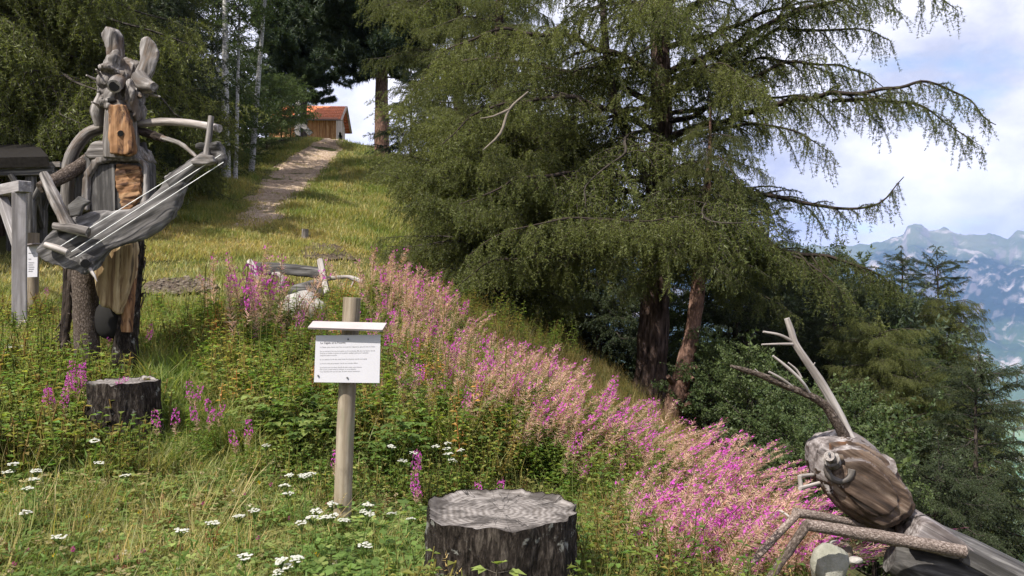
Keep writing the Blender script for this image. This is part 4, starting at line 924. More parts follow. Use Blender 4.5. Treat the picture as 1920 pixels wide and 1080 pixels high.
S = Solid(); prism(S, [P(a, b, 7.38) for a, b in [(128, 385), (150, 368), (170, 378), (158, 388), (150, 404), (134, 406)]], .05, (0, 1, 0)); organic(S, 'thorn', ['grey_dark'], gu, .01, 1, .006, 14, (1, 0, .3), GO)
S = Solid(); plog(S, [(168, 504, 7.36), (176, 516, 7.34), (182, 528, 7.33)], [4, 3, .6], n=6); part(S, 'splinter', ['pale', 'pale'], gu)

# ------------------------------------------------------------------ the log ant at the lower right
an = empty('ant_sculpture', P(1680, 1150, 5.0)); an.location.z = hz(an.location.x, 5.0)
tag(an, 'log ant with round brown head, long bleached antennae and bent bark legs', 'sculpture'); AO = an.location
S = Solid(); oh = [(1513, 832), (1530, 817), (1578, 811), (1606, 818), (1640, 840), (1668, 866), (1700, 912), (1709, 940), (1700, 956), (1672, 976), (1640, 985), (1600, 973), (1565, 946), (1540, 916), (1527, 900), (1517, 868)]
for sc_, th_ in ((1, .17), (.93, .30), (.80, .40), (.58, .48)): prism(S, [P(1606 + (a - 1606) * sc_, 900 + (b - 900) * sc_, 4.97) for a, b in oh], th_, (.12, 1, 0))
organic(S, 'head', ['antlog', 'antgrey'], an, .012, 3, .024, 8, (.85, 0, -.5), AO, lambda c, n: 1 if (n.z > .66 or (n.x < -.5 and n.z > -.2) or (c.x < P(1545, 0, 4.9).x and n.z > -.3)) else 0)
S = Solid(); log(S, [P(1650, 884, 4.88), P(1655, 872, 4.83)], [.085, .08], n=24, amp=.05); part(S, 'cut_disc', ['antgrey', 'cutpale'], an)
S = Solid()
ring = [(1574 + 23 * math.cos(a) , 880 + 22 * math.sin(a), 4.735) for a in [i * 2 * math.pi / 14 for i in range(12)]]
plog(S, ring, 6.5, n=8, amp=.08, step=.015); ek = part(S, 'eye_ring', ['grey', 'grey'], an)
S = Solid(); plog(S, [(1574, 884, 4.80), (1574, 884, 4.735)], [15, 14], n=16, amp=.05); part(S, 'eye_knot', ['antlog', 'cut'], ek)
S = Solid(); plog(S, [(1563, 868, 4.74), (1558, 860, 4.68)], [14, 15], n=14, amp=.04); plog(S, [(1558, 860, 4.68), (1555, 855, 4.62)], [10, 9.5], n=14, amp=.03, capm=1); eb = part(S, 'eye_stub', ['grey', 'cutpale'], an)
S = Solid(); plog(S, [(1555, 851, 4.625), (1554.6, 850.5, 4.60)], [2.6, 2.2], n=8, amp=0); part(S, 'screw', ['metal', 'metal'], eb)
S = Solid(); plog(S, [(1560, 822, 5.0), (1572, 812, 5.0)], [9, 8], n=10, amp=.08); part(S, 'far_eye_stub', ['pale', 'cutpale'], an)
S = Solid(); plog(S, [(1524, 890, 4.86), (1500, 893, 4.76)], 3.6, n=8); plog(S, [(1499, 892, 4.76), (1502, 915, 4.76)], 4.2, n=8); part(S, 'mandible', ['pale', 'pale'], an)
S = Solid(); plog(S, [(1536, 906, 4.84), (1500, 916, 4.74)], [3.6, 4.4], n=8); part(S, 'mandible', ['pale', 'pale'], an)
S = Solid(); plog(S, [(1604, 842, 4.95), (1588, 808, 4.95), (1562, 756, 4.94), (1536, 712, 4.93), (1506, 668, 4.92), (1490, 642, 4.92), (1483, 620, 4.92), (1475, 597, 4.92)], [10, 9, 8.5, 8, 7, 6.5, 6, 5], n=14, amp=.05, freq=8)
aa = part(S, 'antenna', ['pale', 'cutpale'], an)
S = Solid(); plog(S, [(1488, 641, 4.92), (1462, 628, 4.88), (1431, 622, 4.85)], [3, 2.6, 2], n=7); plog(S, [(1490, 645, 4.92), (1460, 645, 4.86), (1428, 646, 4.84)], [2.8, 2.2, 1.6], n=7); plog(S, [(1522, 690, 4.92), (1528, 680, 4.9)], [2, 1], n=6); part(S, 'twig', ['pale', 'pale'], aa)
S = Solid(); plog(S, [(1594, 838, 4.95), (1568, 792, 4.9), (1545, 758, 4.88), (1510, 738, 4.85), (1480, 726, 4.83), (1430, 705, 4.8), (1395, 694, 4.78), (1370, 686, 4.77)], [10, 9, 8, 7, 6.5, 5.5, 4.5, 2.5], n=14, amp=.12, freq=11)
ab = part(S, 'antenna', ['bark', 'cutpale'], an)
S = Solid(); plog(S, [(1488, 727, 4.83), (1465, 710, 4.8), (1442, 697, 4.78)], [3, 2.6, 2], n=7); plog(S, [(1518, 738, 4.85), (1504, 716, 4.8), (1478, 690, 4.78), (1449, 667, 4.77)], [3, 3.2, 3, 2], n=7); plog(S, [(1502, 708, 4.8), (1494, 694, 4.8), (1478, 680, 4.79)], [2.4, 2.2, 1.4], n=7); plog(S, [(1424, 701, 4.8), (1416, 692, 4.78)], [2, 1], n=6); part(S, 'twig', ['pale', 'pale'], ab)
S = Solid(); plog(S, [(1380, 1086, 4.5), (1496, 962, 4.7)], [6.5, 8], n=14, amp=.1, freq=12); lg = part(S, 'leg', ['barkpink', 'cutpale'], an)
S = Solid(); plog(S, [(1490, 961, 4.71), (1560, 972, 4.8), (1700, 1004, 5.05)], [9, 8, 7], n=14, amp=.07, freq=12); part(S, 'thigh', ['barkpink', 'cutpale'], lg)
S = Solid(); plog(S, [(1438, 1092, 4.3), (1514, 982, 4.5)], [7.5, 9.5], n=14, amp=.09, freq=12); lg = part(S, 'leg', ['bark', 'cutpale'], an)
S = Solid(); plog(S, [(1512, 984, 4.5), (1660, 1008, 4.6), (1806, 1034, 4.68)], [11, 12.5, 12.5], n=16, amp=.06, freq=12); part(S, 'thigh', ['barkpink', 'cutpale'], lg)
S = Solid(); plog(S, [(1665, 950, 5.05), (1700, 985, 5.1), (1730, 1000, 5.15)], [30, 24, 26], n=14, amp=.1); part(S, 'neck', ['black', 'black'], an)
S = Solid()
prism(S, [P(a, b, 4.85) for a, b in [(1690, 1008), (1712, 966), (1730, 964), (1790, 1002), (1818, 1030), (1812, 1040), (1760, 1032)]], .24, (0, 1, .1)); organic(S, 'shoulder_block', ['antgrey'], an, .014, 2, .006, 8, (.85, 0, -.5), AO)
S = Solid(); plog(S, [(1730, 1010, 5.02), (1800, 1050, 5.0), (1900, 1100, 5.0), (2060, 1190, 5.0)], [38, 46, 50, 46], n=24, amp=.05, freq=4); part(S, 'body', ['grey_dark', 'cut'], an)
S = Solid(); bar(S, P(1712, 966, 5.08), P(2040, 1142, 5.1), .06, .05, 0); part(S, 'back_plank', ['antgrey'], an)
S = Solid(); bar(S, P(1806, 1040, 4.72), P(2050, 1168, 4.75), .05, .09, 0); part(S, 'side_plank', ['grey_dark'], an)
S = Solid(); plog(S, [(1668, 1046, 4.9), (1720, 1066, 4.88), (1800, 1090, 4.85), (1900, 1130, 4.85)], [26, 38, 40, 38], n=22, amp=.06, freq=5); lb = part(S, 'lower_log', ['grey_dark', 'cut'], an)
S = Solid(); plog(S, [(1490, 978, 4.9), (1463, 958, 4.95), (1452, 968, 5.0)], [3, 2.5, 1.5], n=6); plog(S, [(1463, 958, 4.95), (1440, 975, 5.0)], [2.2, 1.2], n=6); tag(S.build('dead_branch', ['pale', 'pale']), 'small forked bleached branch poking up behind the bark knees', 'branch')

# ------------------------------------------------------------------ information sign
sg = empty('information_sign', P(643, 965, 5.2)); sg.location.z = hz(sg.location.x, 5.2); tag(sg, 'white fable sign with printed text under a small roof board on a round post', 'sign'); SO = sg.location
S = Solid(); plog(S, [(641, 985, 5.2), (648, 800, 5.2), (655, 650, 5.2), (660, 558, 5.2)], [17, 16.5, 16, 16.5], n=20, amp=.025, freq=5, step=.05); part(S, 'post', ['post', 'cut'], sg)
S = Solid(); TL, TR, BR, BL = P(592.5, 629, 5.1), P(713.5, 627.5, 5.1), P(711.5, 718, 5.1), P(589, 716.5, 5.1)
prism(S, [TL, TR, BR, BL], .008, (0, 1, 0)); bd = part(S, 'sign_board', ['white'], sg)
S = Solid(); e1, e2, e3, e4 = P(577, 615.5, 5.045), P(717, 620, 5.045), P(725, 607, 5.14), P(587, 603.5, 5.14)
up_ = (e2 - e1).cross(e4 - e1).normalized(); prism(S, [e1, e2, e3, e4], .012, up_)
rb = part(S, 'roof_board', ['pinkwhite', 'edge'], sg)
for p in rb.data.polygons:
    if abs(p.normal.dot(up_)) < .5: p.material_index = 1
ex = (TR - TL).normalized(); ez = Vector((0, 0, 1))
def text(body, pxy, x1, mat, wfit=True, h=None):
    cu = bpy.data.curves.new('t', 'FONT'); cu.body = body; cu.size = .02; cu.resolution_u = 2
    o = bpy.data.objects.new('t', cu); COL.objects.link(o); dg = bpy.context.evaluated_depsgraph_get(); dg.update()
    me = bpy.data.meshes.new_from_object(o.evaluated_get(dg)); bpy.data.objects.remove(o)
    xs = [v.co.x for v in me.vertices]; x0p, yp = pxy; wd = (x1 - x0p) / F_PX * 5.1; s = wd / (max(xs) - min(xs)); base = P(x0p, yp, 5.0945)
    rot = Matrix((ex, (0, 0, 1), (0, -1, 0))).transposed().to_4x4()
    me.transform(Matrix.Translation(base - SO) @ rot @ Matrix.Diagonal((s, s, s, 1))); me.materials.clear(); me.materials.append(M[mat]); return me
zx = lambda a: 560 + a / 7.2
zy = lambda a: 590 + a / 7.2
link('title_text', text('La Cigale et la Fourmi', (zx(292), zy(393)), zx(626), 'ink'), bd)
for body, yy_, xa, xb in (("La Cigale, ayant chanté tout l'été, se trouva fort dépourvue quand la bise fut venue.", 446, 288, 1032),
 ("Pas un seul petit morceau de mouche ou de vermisseau. Elle alla crier famine chez la", 501, 288, 1026), ("Fourmi sa voisine, la priant de lui prêter quelque grain pour subsister", 528, 288, 940), ("jusqu'à la saison nouvelle.", 556, 288, 520),
 ("Je vous paierai, lui dit-elle, avant l'août, foi d'animal, intérêt et principal.", 611, 286, 925), ("La Fourmi n'est pas prêteuse, c'est là son moindre défaut.", 666, 285, 795),
 ("Que faisiez-vous au temps chaud? dit-elle à cette emprunteuse.", 720, 284, 850), ("Nuit et jour à tout venant je chantais, ne vous déplaise.", 747, 283, 772), ("Vous chantiez? j'en suis fort aise. Eh bien! dansez maintenant.", 776, 282, 832)):
    link('text_line', text(body, (zx(xa), zy(yy_)), zx(xb), 'inkgrey'), bd)
for a, b in ((668, 332), (655, 850), (262, 823)):
    S = Solid(); log(S, [P(zx(a), zy(b), 5.097), P(zx(a), zy(b), 5.088)], .0055, n=8, amp=0); part(S, 'screw', ['metal', 'metal'], bd)

# second sign, timber frame, shelter
s2 = empty('information_sign', P(62, 600, 11)); s2.location.z = hz(s2.location.x, 11); tag(s2, 'narrow white notice on a grey round post behind the timber frame', 'sign')
S = Solid(); plog(S, [(60, 612, 11), (63, 437, 11)], [10.5, 10], n=14, amp=.03); part(S, 'post', ['post', 'cut'], s2)
S = Solid(); prism(S, [P(49, 463, 10.86), P(71, 461, 10.86), P(70, 519, 10.86), P(49, 520, 10.86)], .008, (0, 1, 0)); b2 = part(S, 'sign_board', ['white'], s2)
S = Solid(); bar(S, P(49, 460, 10.82), P(73, 457, 10.82), .12, .02, 0); part(S, 'roof_board', ['edge'], s2)
S = Solid()
for yy_, w in ((474, 12), (485, 5), (492, 11), (496, 9), (500, 11), (504, 10), (508, 8)): prism(S, [P(53, yy_, 10.853), P(53 + w, yy_, 10.853), P(53 + w, yy_ + 1, 10.853), P(53, yy_ + 1, 10.853)], .001, (0, 1, 0))
part(S, 'faint_print', ['inkgrey'], b2)
tf = empty('timber_frame', P(38, 612, 10)); tf.location.z = hz(tf.location.x, 10); tag(tf, 'grey squared timber frame with a braced beam at the left edge', 'frame')
rz = Matrix.Rotation(R(27), 3, 'Z'); c0 = P(36.5, 480, 10)
S = Solid(); zt, zb = P(0, 362, 10).z, tf.location.z + .12
box(S, (c0.x, 10, (zt + zb) / 2), (.155, .155, zt - zb), rz, 0, 2, .008); part(S, 'post', ['beam'], tf)
S = Solid(); box(S, (c0.x, 10, tf.location.z + .04), (.175, .175, .16), rz, 0, 2, .01); part(S, 'foot_block', ['pinkwhite'], tf)
S = Solid(); dB = rz @ Vector((-1, 0, 0)); dB = Vector((-.75, .62, 0)).normalized(); e0 = Vector((c0.x, 10, zt + .068)) - dB * .17; bar(S, e0, e0 + dB * 2.6, .15, .135, 0); part(S, 'beam', ['beam'], tf)
S = Solid(); bar(S, Vector((c0.x, 10, zt - .62)) + dB * .06, Vector((c0.x, 10, zt + .02)) + dB * .62, .1, .12, 0); part(S, 'brace', ['beam'], tf)
S = Solid(); e5 = Vector((c0.x, 10, 0)) + dB * 2.3; zz_ = hz(e5.x, e5.y); box(S, (e5.x, e5.y, (zt + zz_) / 2), (.155, .155, zt - zz_), rz); part(S, 'post', ['beam'], tf)
sh = empty('shelter', P(20, 485, 14.5)); sh.location.z = hz(sh.location.x, 14.5); tag(sh, 'open timber shelter with a low dark roof behind the timber frame', 'shelter')
S = Solid(); prism(S, [P(-330, 312, 12.8), P(92, 303, 13.1), P(66, 272, 16.8), P(-260, 275, 16.6)], .16, (0, -.2, 1)); part(S, 'roof', ['thatch'], sh)
S = Solid(); bar(S, P(-330, 330, 12.95), P(100, 320, 13.25), .12, .14, 0); part(S, 'front_beam', ['grey_dark'], sh)
S = Solid(); bar(S, P(-100, 318, 15), P(116, 309, 15), .12, .1, 0); part(S, 'ridge_beam', ['grey'], sh)
S = Solid(); bar(S, P(-200, 320, 16.5), P(96, 318, 16.5), .12, .12, 0); part(S, 'back_beam', ['grey_dark'], sh)
for x_, d_, tp in ((58, 13.3, 322), (80, 15.2, 318), (-60, 13.2, 324), (20, 16.3, 320), (-120, 16.3, 322)):
    S = Solid(); a = P(x_, tp, d_); log(S, [(a.x, a.y, hz(a.x, a.y) - .1), a], .085, n=10, amp=.05); part(S, 'post', ['grey_dark', 'cut'], sh)
for a, b in (((60, 380, 13.3), (92, 322, 13.25)), ((80, 400, 15.2), (106, 318, 15)), ((58, 390, 13.3), (20, 326, 13.15)), ((78, 430, 15.2), (62, 360, 14))):
    S = Solid(); log(S, [P(*a), P(*b)], .05, n=8, amp=.05); part(S, 'brace', ['grey_dark', 'cut'], sh)

# ------------------------------------------------------------------ stumps
def stump(name, label, cx, cy, zt, zb, r, flare, seed, n=72, parent=None, bk='stumpbark', lop=0, tilt=0):
    g = random.Random(seed); root = empty(name, (cx, cy, zb)); tag(root, label, 'stump'); S = Solid(); nz = 26; vs = []; gs = []
    for i in range(nz + 1):
        f = i / nz; z = zb - .1 + (zt - zb + .1) * f
        for k in range(n):
            a = 2 * math.pi * k / n; q = Vector((math.cos(a) * 2.2, math.sin(a) * 2.2, z * 1.2 + seed))
            rr = r * (1 + .13 * mnoise.noise(q) + .03 * mnoise.noise(Vector((math.cos(a) * 6, math.sin(a) * 6, z * 4 + seed))) + .035 * mnoise.noise(Vector((math.cos(a) * 15, math.sin(a) * 15, z * 14 + seed)))) + flare * (1 - f) ** 2.2 * (1 + .9 * mnoise.noise(Vector((math.cos(a) * 1.8, math.sin(a) * 1.8, seed + 5))))
            top = (.018 * mnoise.noise(Vector((math.cos(a) * 4, math.sin(a) * 4, seed))) + .022 * max(0, mnoise.noise(Vector((math.cos(a) * 2.5, math.sin(a) * 2.5, seed + 9)))) + .012 * mnoise.noise(Vector((math.cos(a) * 16, math.sin(a) * 16, seed)))) if i == nz else 0
            vs.append((cx + math.cos(a) * rr, cy + math.sin(a) * rr, z + top + tilt * math.cos(a) * f)); gs.append((math.cos(a) * r, math.sin(a) * r, z))
    fs = [(i * n + k, i * n + (k + 1) % n, (i + 1) * n + (k + 1) % n, (i + 1) * n + k) for i in range(nz) for k in range(n)]
    S.add(vs, fs, gs, 0)
    rim = vs[-n:]; V2 = []; G2 = []; F2 = []; m = 9
    for j in range(m + 1):
        s = 1 - .93 * j / m if j else .995
        for k in range(n):
            a = 2 * math.pi * k / n; x = cx + (rim[k][0] - cx) * s; y = cy + (rim[k][1] - cy) * s
            z = (rim[k][2] - .004 if j == 0 else zt - .02 + tilt * math.cos(a) * s + .008 * mnoise.noise(Vector((x * 6, y * 6, seed))) + .004 * mnoise.noise(Vector((x * 40, y * 40, seed))))
            V2.append((x, y, z)); G2.append((math.cos(a) * r * s, math.sin(a) * r * s, seed * .37))
    F2 = [(j * n + k, (j + 1) * n + k, (j + 1) * n + (k + 1) % n, j * n + (k + 1) % n)[::-1] for j in range(m) for k in range(n)] + [tuple(m * n + k for k in range(n))]
    part(S, 'bark', [bk], root)
    S = Solid(); S.add(V2, F2, G2, 0); part(S, 'cut_top', ['stumptop'], root); return root
fx = (942 - 960) / F_PX * 3.85
stump('tree_stump', 'wide dark weathered stump with a grey cut top in the foreground', fx, 3.85, -1.03, hz(fx, 3.85) - .05, .36, .07, 3, 96)
lx = (233 - 960) / F_PX * 6.5
stump('tree_stump', 'dark upright stump in the grass in front of the musician legs', lx, 6.5, -.735, hz(lx, 6.5) - .05, .262, .06, 8, 64)
hs = hit(572, 449); stump('tree_stump', 'tiny grey stump on the dry grass below the gravel path', hs.x, hs.y, hs.z + .24, hs.z, .075, .03, 5, 20, bk='grey')

# ------------------------------------------------------------------ lying plank insect and stones
lp = empty('plank_sculpture', P(570, 590, 12.4)); lp.location.z = hz(lp.location.x, 12.4); tag(lp, 'low insect of dark curved planks and bleached sticks half hidden by flowers', 'sculpture')
def plank(poly, d, th, mat, ax=(1, 0, 0)):
    S = Solid(); prism(S, [P(a, b, d + (480 - b) * -.0) for a, b in poly], th, (0, 1, .25)); return organic(S, 'plank', [mat], lp, .022, 3, .012, 8, ax, lp.location)
plank([(480, 494), (500, 492), (560, 497), (606, 503), (608, 523), (570, 518), (530, 513), (488, 515)], 12.6, .16, 'grey_dark')
plank([(540, 552), (548, 535), (575, 528), (604, 524), (608, 540), (612, 552), (575, 554)], 12.2, .14, 'grey_dark')
S = Solid(); plog(S, [(600, 488, 12.3), (606, 515, 12.15), (614, 550, 12.0)], [6, 6.5, 6], n=12, amp=.06); part(S, 'leg', ['pale', 'cutpale'], lp)
S = Solid(); plog(S, [(612, 523, 12.3), (648, 519, 12.3), (664, 523, 12.3), (680, 529, 12.25)], [4, 3.5, 5, 4], n=10, amp=.12); plog(S, [(664, 526, 12.3), (658, 540, 12.3)], [2.5, 1.5], n=6); part(S, 'antenna', ['pale', 'pale'], lp)
S = Solid(); plog(S, [(512, 514, 12.3), (524, 515, 12.2), (530, 526, 12.1), (524, 542, 12.1)], [4, 4.5, 4.5, 4], n=10, amp=.08); part(S, 'hook', ['pale', 'pale'], lp)
S = Solid(); plog(S, [(468, 490, 12.5), (476, 505, 12.4), (486, 530, 12.3)], [6, 6, 4], n=10, amp=.1); part(S, 'leg', ['pale', 'cutpale'], lp)
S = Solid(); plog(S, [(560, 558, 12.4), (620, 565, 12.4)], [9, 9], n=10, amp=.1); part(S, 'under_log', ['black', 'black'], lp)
def stone(label, p, d, r, sc, mat, seed, amp=.25):
    S = Solid(); c = P(*p, d); ball(S, c, r, 0, sc, 12); S.v = [tuple(Vector(v) + (Vector(v) - c) * (amp * mnoise.noise((Vector(v) - c) / r * 1.1 + Vector((seed * 7.1, 0, 0))) + amp * .3 * mnoise.noise((Vector(v) - c) / r * 4 + Vector((seed, 0, 0))))) for v in S.v]
    o = S.build('stone', [mat], None, c); o.location = c; tag(o, label, 'stone'); return o
stone('big pale stone under the dark planks behind the flowers', (566, 576), 11.1, .27, (1.2, .8, .85), 'stone', 1)
stone('flat pale stone in the grass at the left edge', (18, 664), 8.4, .24, (1.1, .8, .42), 'stone', 2)
stone('small pale stone right of the flat stone at the left edge', (52, 671), 8.3, .07, (1.2, .8, .7), 'stone', 3)
stone('rounded mossy greenish boulder below the thigh of the log ant', (1552, 1066), 4.75, .125, (.85, .8, 1.25), 'stone2', 4)
stone('brown rounded stone behind the mossy boulder', (1578, 1036), 5.0, .075, (1, .9, .9), 'stone3', 5)
stone('flat grey stone on top of the brown rounded stone', (1566, 1022), 5.1, .05, (1.3, .9, .6), 'stone', 6)
stone('little white stone at the right foot of the mossy boulder', (1602, 1050), 4.8, .035, (1.3, .9, .6), 'stone', 7)
stone('pale stone in the dirt bank right behind the musician', (288, 562), 12.3, .11, (1.4, .8, .6), 'stone', 8)
g = np.random.default_rng(12); B = Bulk()
pts = sample_poly(BANK, 120); pts[:, 2] += .06
st = []
for i in range(4):
    vv = nrm(g.normal(size=(14, 3))); bm = bmesh.new(); [bm.verts.new(v) for v in vv]; r_ = bmesh.ops.convex_hull(bm, input=bm.verts); bm.verts.index_update()
    V = np.array([tuple(v.co) for v in bm.verts]); T = np.array([[v.index for v in f.verts] for f in bm.faces]); bm.free(); st.append((V.astype(np.float32), T, np.zeros(len(T), np.int32), np.ones((len(V), 4), np.float32)))
for i in range(4):
    k = np.arange(i, len(pts), 4); B.scatter(st[i], pts[k, :3], g.uniform(0, 6, len(k)), np.c_[g.uniform(.02, .07, len(k)), g.uniform(.02, .06, len(k)), g.uniform(.012, .035, len(k))])
tag(link('rubble', B.mesh('rubble', ['stone3'])), kind='stuff')

# ------------------------------------------------------------------ hut beyond the crest
yaw = R(3); hc = P(578, 255, 60); hutz = hc.z - 1.45
hut = empty('hut', (hc.x, hc.y, hutz)); hut.rotation_euler = (0, 0, yaw); tag(hut, 'small wooden hut with an orange tiled roof beyond the top of the path', 'hut')
hw, hd2, eh = 2.35, 2.0, 2.35
def hpart(S, name, mats, par=None): return S.build(name, mats, par or hut)
xs = np.linspace(-hw, hw, 13)
for i in range(12):
    S = Solid(); box(S, ((xs[i] + xs[i + 1]) / 2, -hd2 + (.02 if i % 2 else 0), eh / 2), (xs[1] - xs[0] - .012, .05, eh), None, 0, 2, .004); hpart(S, 'plank', ['plankwood'])
rise = 1.25; ys_ = np.linspace(-hd2, hd2, 11)
for i in range(10):
    y0, y1 = ys_[i] + .006, ys_[i + 1] - .006; t = lambda y: eh + rise * (1 - abs(y) / hd2); S = Solid()
    lo_ = 1.75 if .5 < abs((y0 + y1) / 2) < 0 else 0
    arch = math.sqrt(max(0, 1 - ((y0 + y1) / 2 / 1.15) ** 2)) * .75 + 1.0 if abs((y0 + y1) / 2) < 1.1 else 0
    vs = [(hw + (.02 if i % 2 else 0) + dx, y, z) for dx in (-.05, 0) for y, z in ((y0, arch), (y1, arch), (y1, t(y1)), (y0, t(y0)))]
    S.add(vs, [(0, 3, 2, 1), (4, 5, 6, 7), (0, 1, 5, 4), (1, 2, 6, 5), (2, 3, 7, 6), (3, 0, 4, 7)], vs, 0, False); hpart(S, 'plank', ['plankgrey'])
S = Solid(); box(S, (0, .1, eh / 2), (hw * 2 - .3, hd2 * 2 - .4, eh - .1), None, 0); hpart(S, 'interior', ['black'])  # solid black box, the unlit inside put into its colour
S = Solid(); box(S, (0, -hd2 - .12, eh - .06), (hw * 2 + .3, .12, .14), None, 0, 0); hpart(S, 'eave_beam', ['plankgrey'])
rb2 = None
for sgn in (-1, 1):
    S = Solid(); ny = 9; ov = .45; slope = rise / hd2
    vs = []; fs = []
    for r_ in range(ny):
        ya = sgn * (hd2 + ov) * (1 - r_ / ny); yb = sgn * (hd2 + ov) * (1 - (r_ + 1) / ny); nx = 40
        za = eh + rise - abs(ya) * slope; zb2 = eh + rise - abs(yb) * slope; o = len(vs)
        for k in range(nx * 2 + 1):
            x = -hw - .4 + (2 * hw + .8) * k / (nx * 2); w = .025 * (k % 2)
            vs += [(x, ya, za + .09 + w), (x, yb, zb2 + .05 + w), (x, ya, za + .03)]
        for k in range(nx * 2):
            a = o + k * 3; b = a + 3; fs += [(a, b, b + 1, a + 1), (a + 2, b + 2, b, a)]
    S.add(vs, fs, vs, 0, False); hpart(S, 'roof_tiles', ['tile'])
S = Solid()
for sgn in (-1, 1): bar(S, (hw + .42, sgn * (hd2 + .45), eh - .22), (hw + .42, sgn * .03, eh + rise + .04), .05, .16, 0, Vector((1, 0, 0)))
hpart(S, 'barge_board', ['plankgrey'])
S = Solid(); bar(S, (-hw - .4, -hd2 - .47, eh - .2), (hw + .4, -hd2 - .47, eh - .2), .05, .1, 0); hpart(S, 'gutter', ['edge'])
wp = empty('wooden_post', P(556, 255, 49)); wp.location.z = hz(wp.location.x, 49); tag(wp, 'grey wooden post with a slanting plank beside the hut', 'post')
S = Solid(); box(S, P(558, 222, 49), (.3, .25, 2.1)); part(S, 'upright', ['beam'], wp)
S = Solid(); bar(S, P(560, 226, 48.8), P(583, 252, 48.8), .3, .08, 0, Vector((0, 1, 0))); part(S, 'slanting_plank', ['beam'], wp)
S = Solid(); pl_ = empty('power_pole', (0, 0, 0))
pl_.location = gt(1960, 90); tag(pl_, 'dark crossarm of a power line showing at the right edge above the valley', 'pole')
pl_.location = gt(1962, 80); S = Solid(); b0 = pl_.location
bar(S, b0, P(1962, 660, 80), .35, .35, 0)
part(S, 'mast', ['metal'], pl_)
for xa, yy_ in ((1880, 757), (1906, 700), (1900, 805)):
    S = Solid(); bar(S, P(1962, yy_ - 6, 80), P(xa, yy_, 80), .16, .16, 0, bev=0); bar(S, P(1962, yy_ - 16, 80), P(xa, yy_ - 1, 80), .08, .08, 0, bev=0); cx_ = part(S, 'crossarm', ['metal'], pl_)
    S = Solid(); bar(S, P(xa + 1, yy_, 80), P(xa + 1, yy_ + 24, 80), .1, .1, 0, bev=0); part(S, 'insulator', ['metal'], cx_)

# ------------------------------------------------------------------ plants
GRN, LGT, OLV, STR = np.array([.115, .18, .043]), np.array([.225, .275, .08]), np.array([.2, .19, .065]), np.array([.47, .40, .2])
def tpl(B): return B.arrays()
def grass_tpl(n, h, spread, seed, seg=3, w=.006, lean=.5, heads=0):
    g = np.random.default_rng(seed); B = Bulk()
    for i in range(n):
        a = g.uniform(0, 6.28); b = g.uniform(0, 6.28); r = spread * math.sqrt(g.random()); p = np.array([r * math.cos(b), r * math.sin(b), -.02])
        hh = h * g.uniform(.45, 1.1); ln = lean * g.uniform(.2, 1.3); d = np.array([math.cos(a), math.sin(a), 0]); s = np.array([-math.sin(a), math.cos(a), 0]) * w / 2 * g.uniform(.7, 1.4)
        V = []; 
        for k in range(seg):
            t = k / seg; c = p + d * hh * ln * t * t + np.array([0, 0, hh * (t - .25 * ln * t * t)]); V += [c - s * (1 - t * .6), c + s * (1 - t * .6)]
        V.append(p + d * hh * ln + np.array([0, 0, hh * (1 - .25 * ln)]))
        T = []
        for k in range(seg - 1): T += [(2 * k, 2 * k + 1, 2 * k + 3), (2 * k, 2 * k + 3, 2 * k + 2)]
        T.append((2 * seg - 2, 2 * seg - 1, 2 * seg))
        c = np.ones(3) * g.uniform(.7, 1.25) * np.array([g.uniform(.9, 1.25), 1, g.uniform(.8, 1.1)])
        B.add(V, T, 0, c)
        if i < heads:
            q = np.array(V[-1]); pts = q + np.array([0, 0, 1]) * g.uniform(-.06, .0, (10, 1)) + g.normal(0, .006, (10, 3)); blades(B, pts, nrm(g.normal(size=(10, 3)) + [0, 0, 1]), .02, .005, 0, g, False, [1.2, 1.0, .85])
    return tpl(B)
def leafstem(B, h, n, ll, lw, g, lo=.05, hi=1.0, up=.35, col=(1, 1, 1), curve=0.0, base=(0, 0, 0), broad=False):
    base = np.array(base, float); bend = g.normal(0, .06, 2); m = 4 if n > 10 else 3
    z = np.linspace(0, 1, m); C = base + np.c_[bend[0] * z ** 2 * h, bend[1] * z ** 2 * h, z * h]
    seg_prisms(B, C[:-1], C[1:], np.full(m - 1, .004), np.full(m - 1, .003), 0); B.c[-1][:, :3] = np.array(col) * [1.3, .9, .9]
    f = lo + (hi - lo) * (np.arange(n) + g.random(n)) / n; a = np.arange(n) * 2.4 + g.normal(0, .3, n)
    pt = base + np.c_[bend[0] * f ** 2 * h, bend[1] * f ** 2 * h, f * h]; L = ll * g.uniform(.6, 1.2, n) * (1.1 - .5 * f)
    d = np.c_[np.cos(a), np.sin(a), up + g.normal(0, .2, n)]; d = nrm(d); d2 = nrm(d + np.array([0, 0, -.75])); s = np.c_[-np.sin(a), np.cos(a), np.zeros(n)] * (lw / 2 * g.uniform(.8, 1.2, n))[:, None]
    mid = pt + d * (L * .5)[:, None]; tip = mid + d2 * (L * .5)[:, None]
    V = np.stack([pt, mid + s, tip, mid - s, mid - np.array([0, 0, .12]) * lw], 1)
    T = np.array([(0, 1, 2), (0, 2, 3)] if lw < .03 else [(0, 1, 4), (0, 4, 3), (4, 1, 2), (4, 2, 3)])[None] + (np.arange(n) * 5)[:, None, None]
    c = np.repeat(np.array(col) * g.uniform(.7, 1.3, (n, 1)) * np.c_[g.uniform(.85, 1.3, n), np.ones(n), g.uniform(.8, 1.1, n)], 5, 0)
    B.add(V.reshape(-1, 3), T.reshape(-1, 3), 0, c); return bend
def herb_tpl(h, ns, n, ll, lw, seed, spread=.1):
    g = np.random.default_rng(seed); B = Bulk()
    for i in range(ns): leafstem(B, h * g.uniform(.6, 1.1), n, ll, lw, g, .15, 1, .4, base=(g.normal(0, spread), g.normal(0, spread), 0))
    return tpl(B)
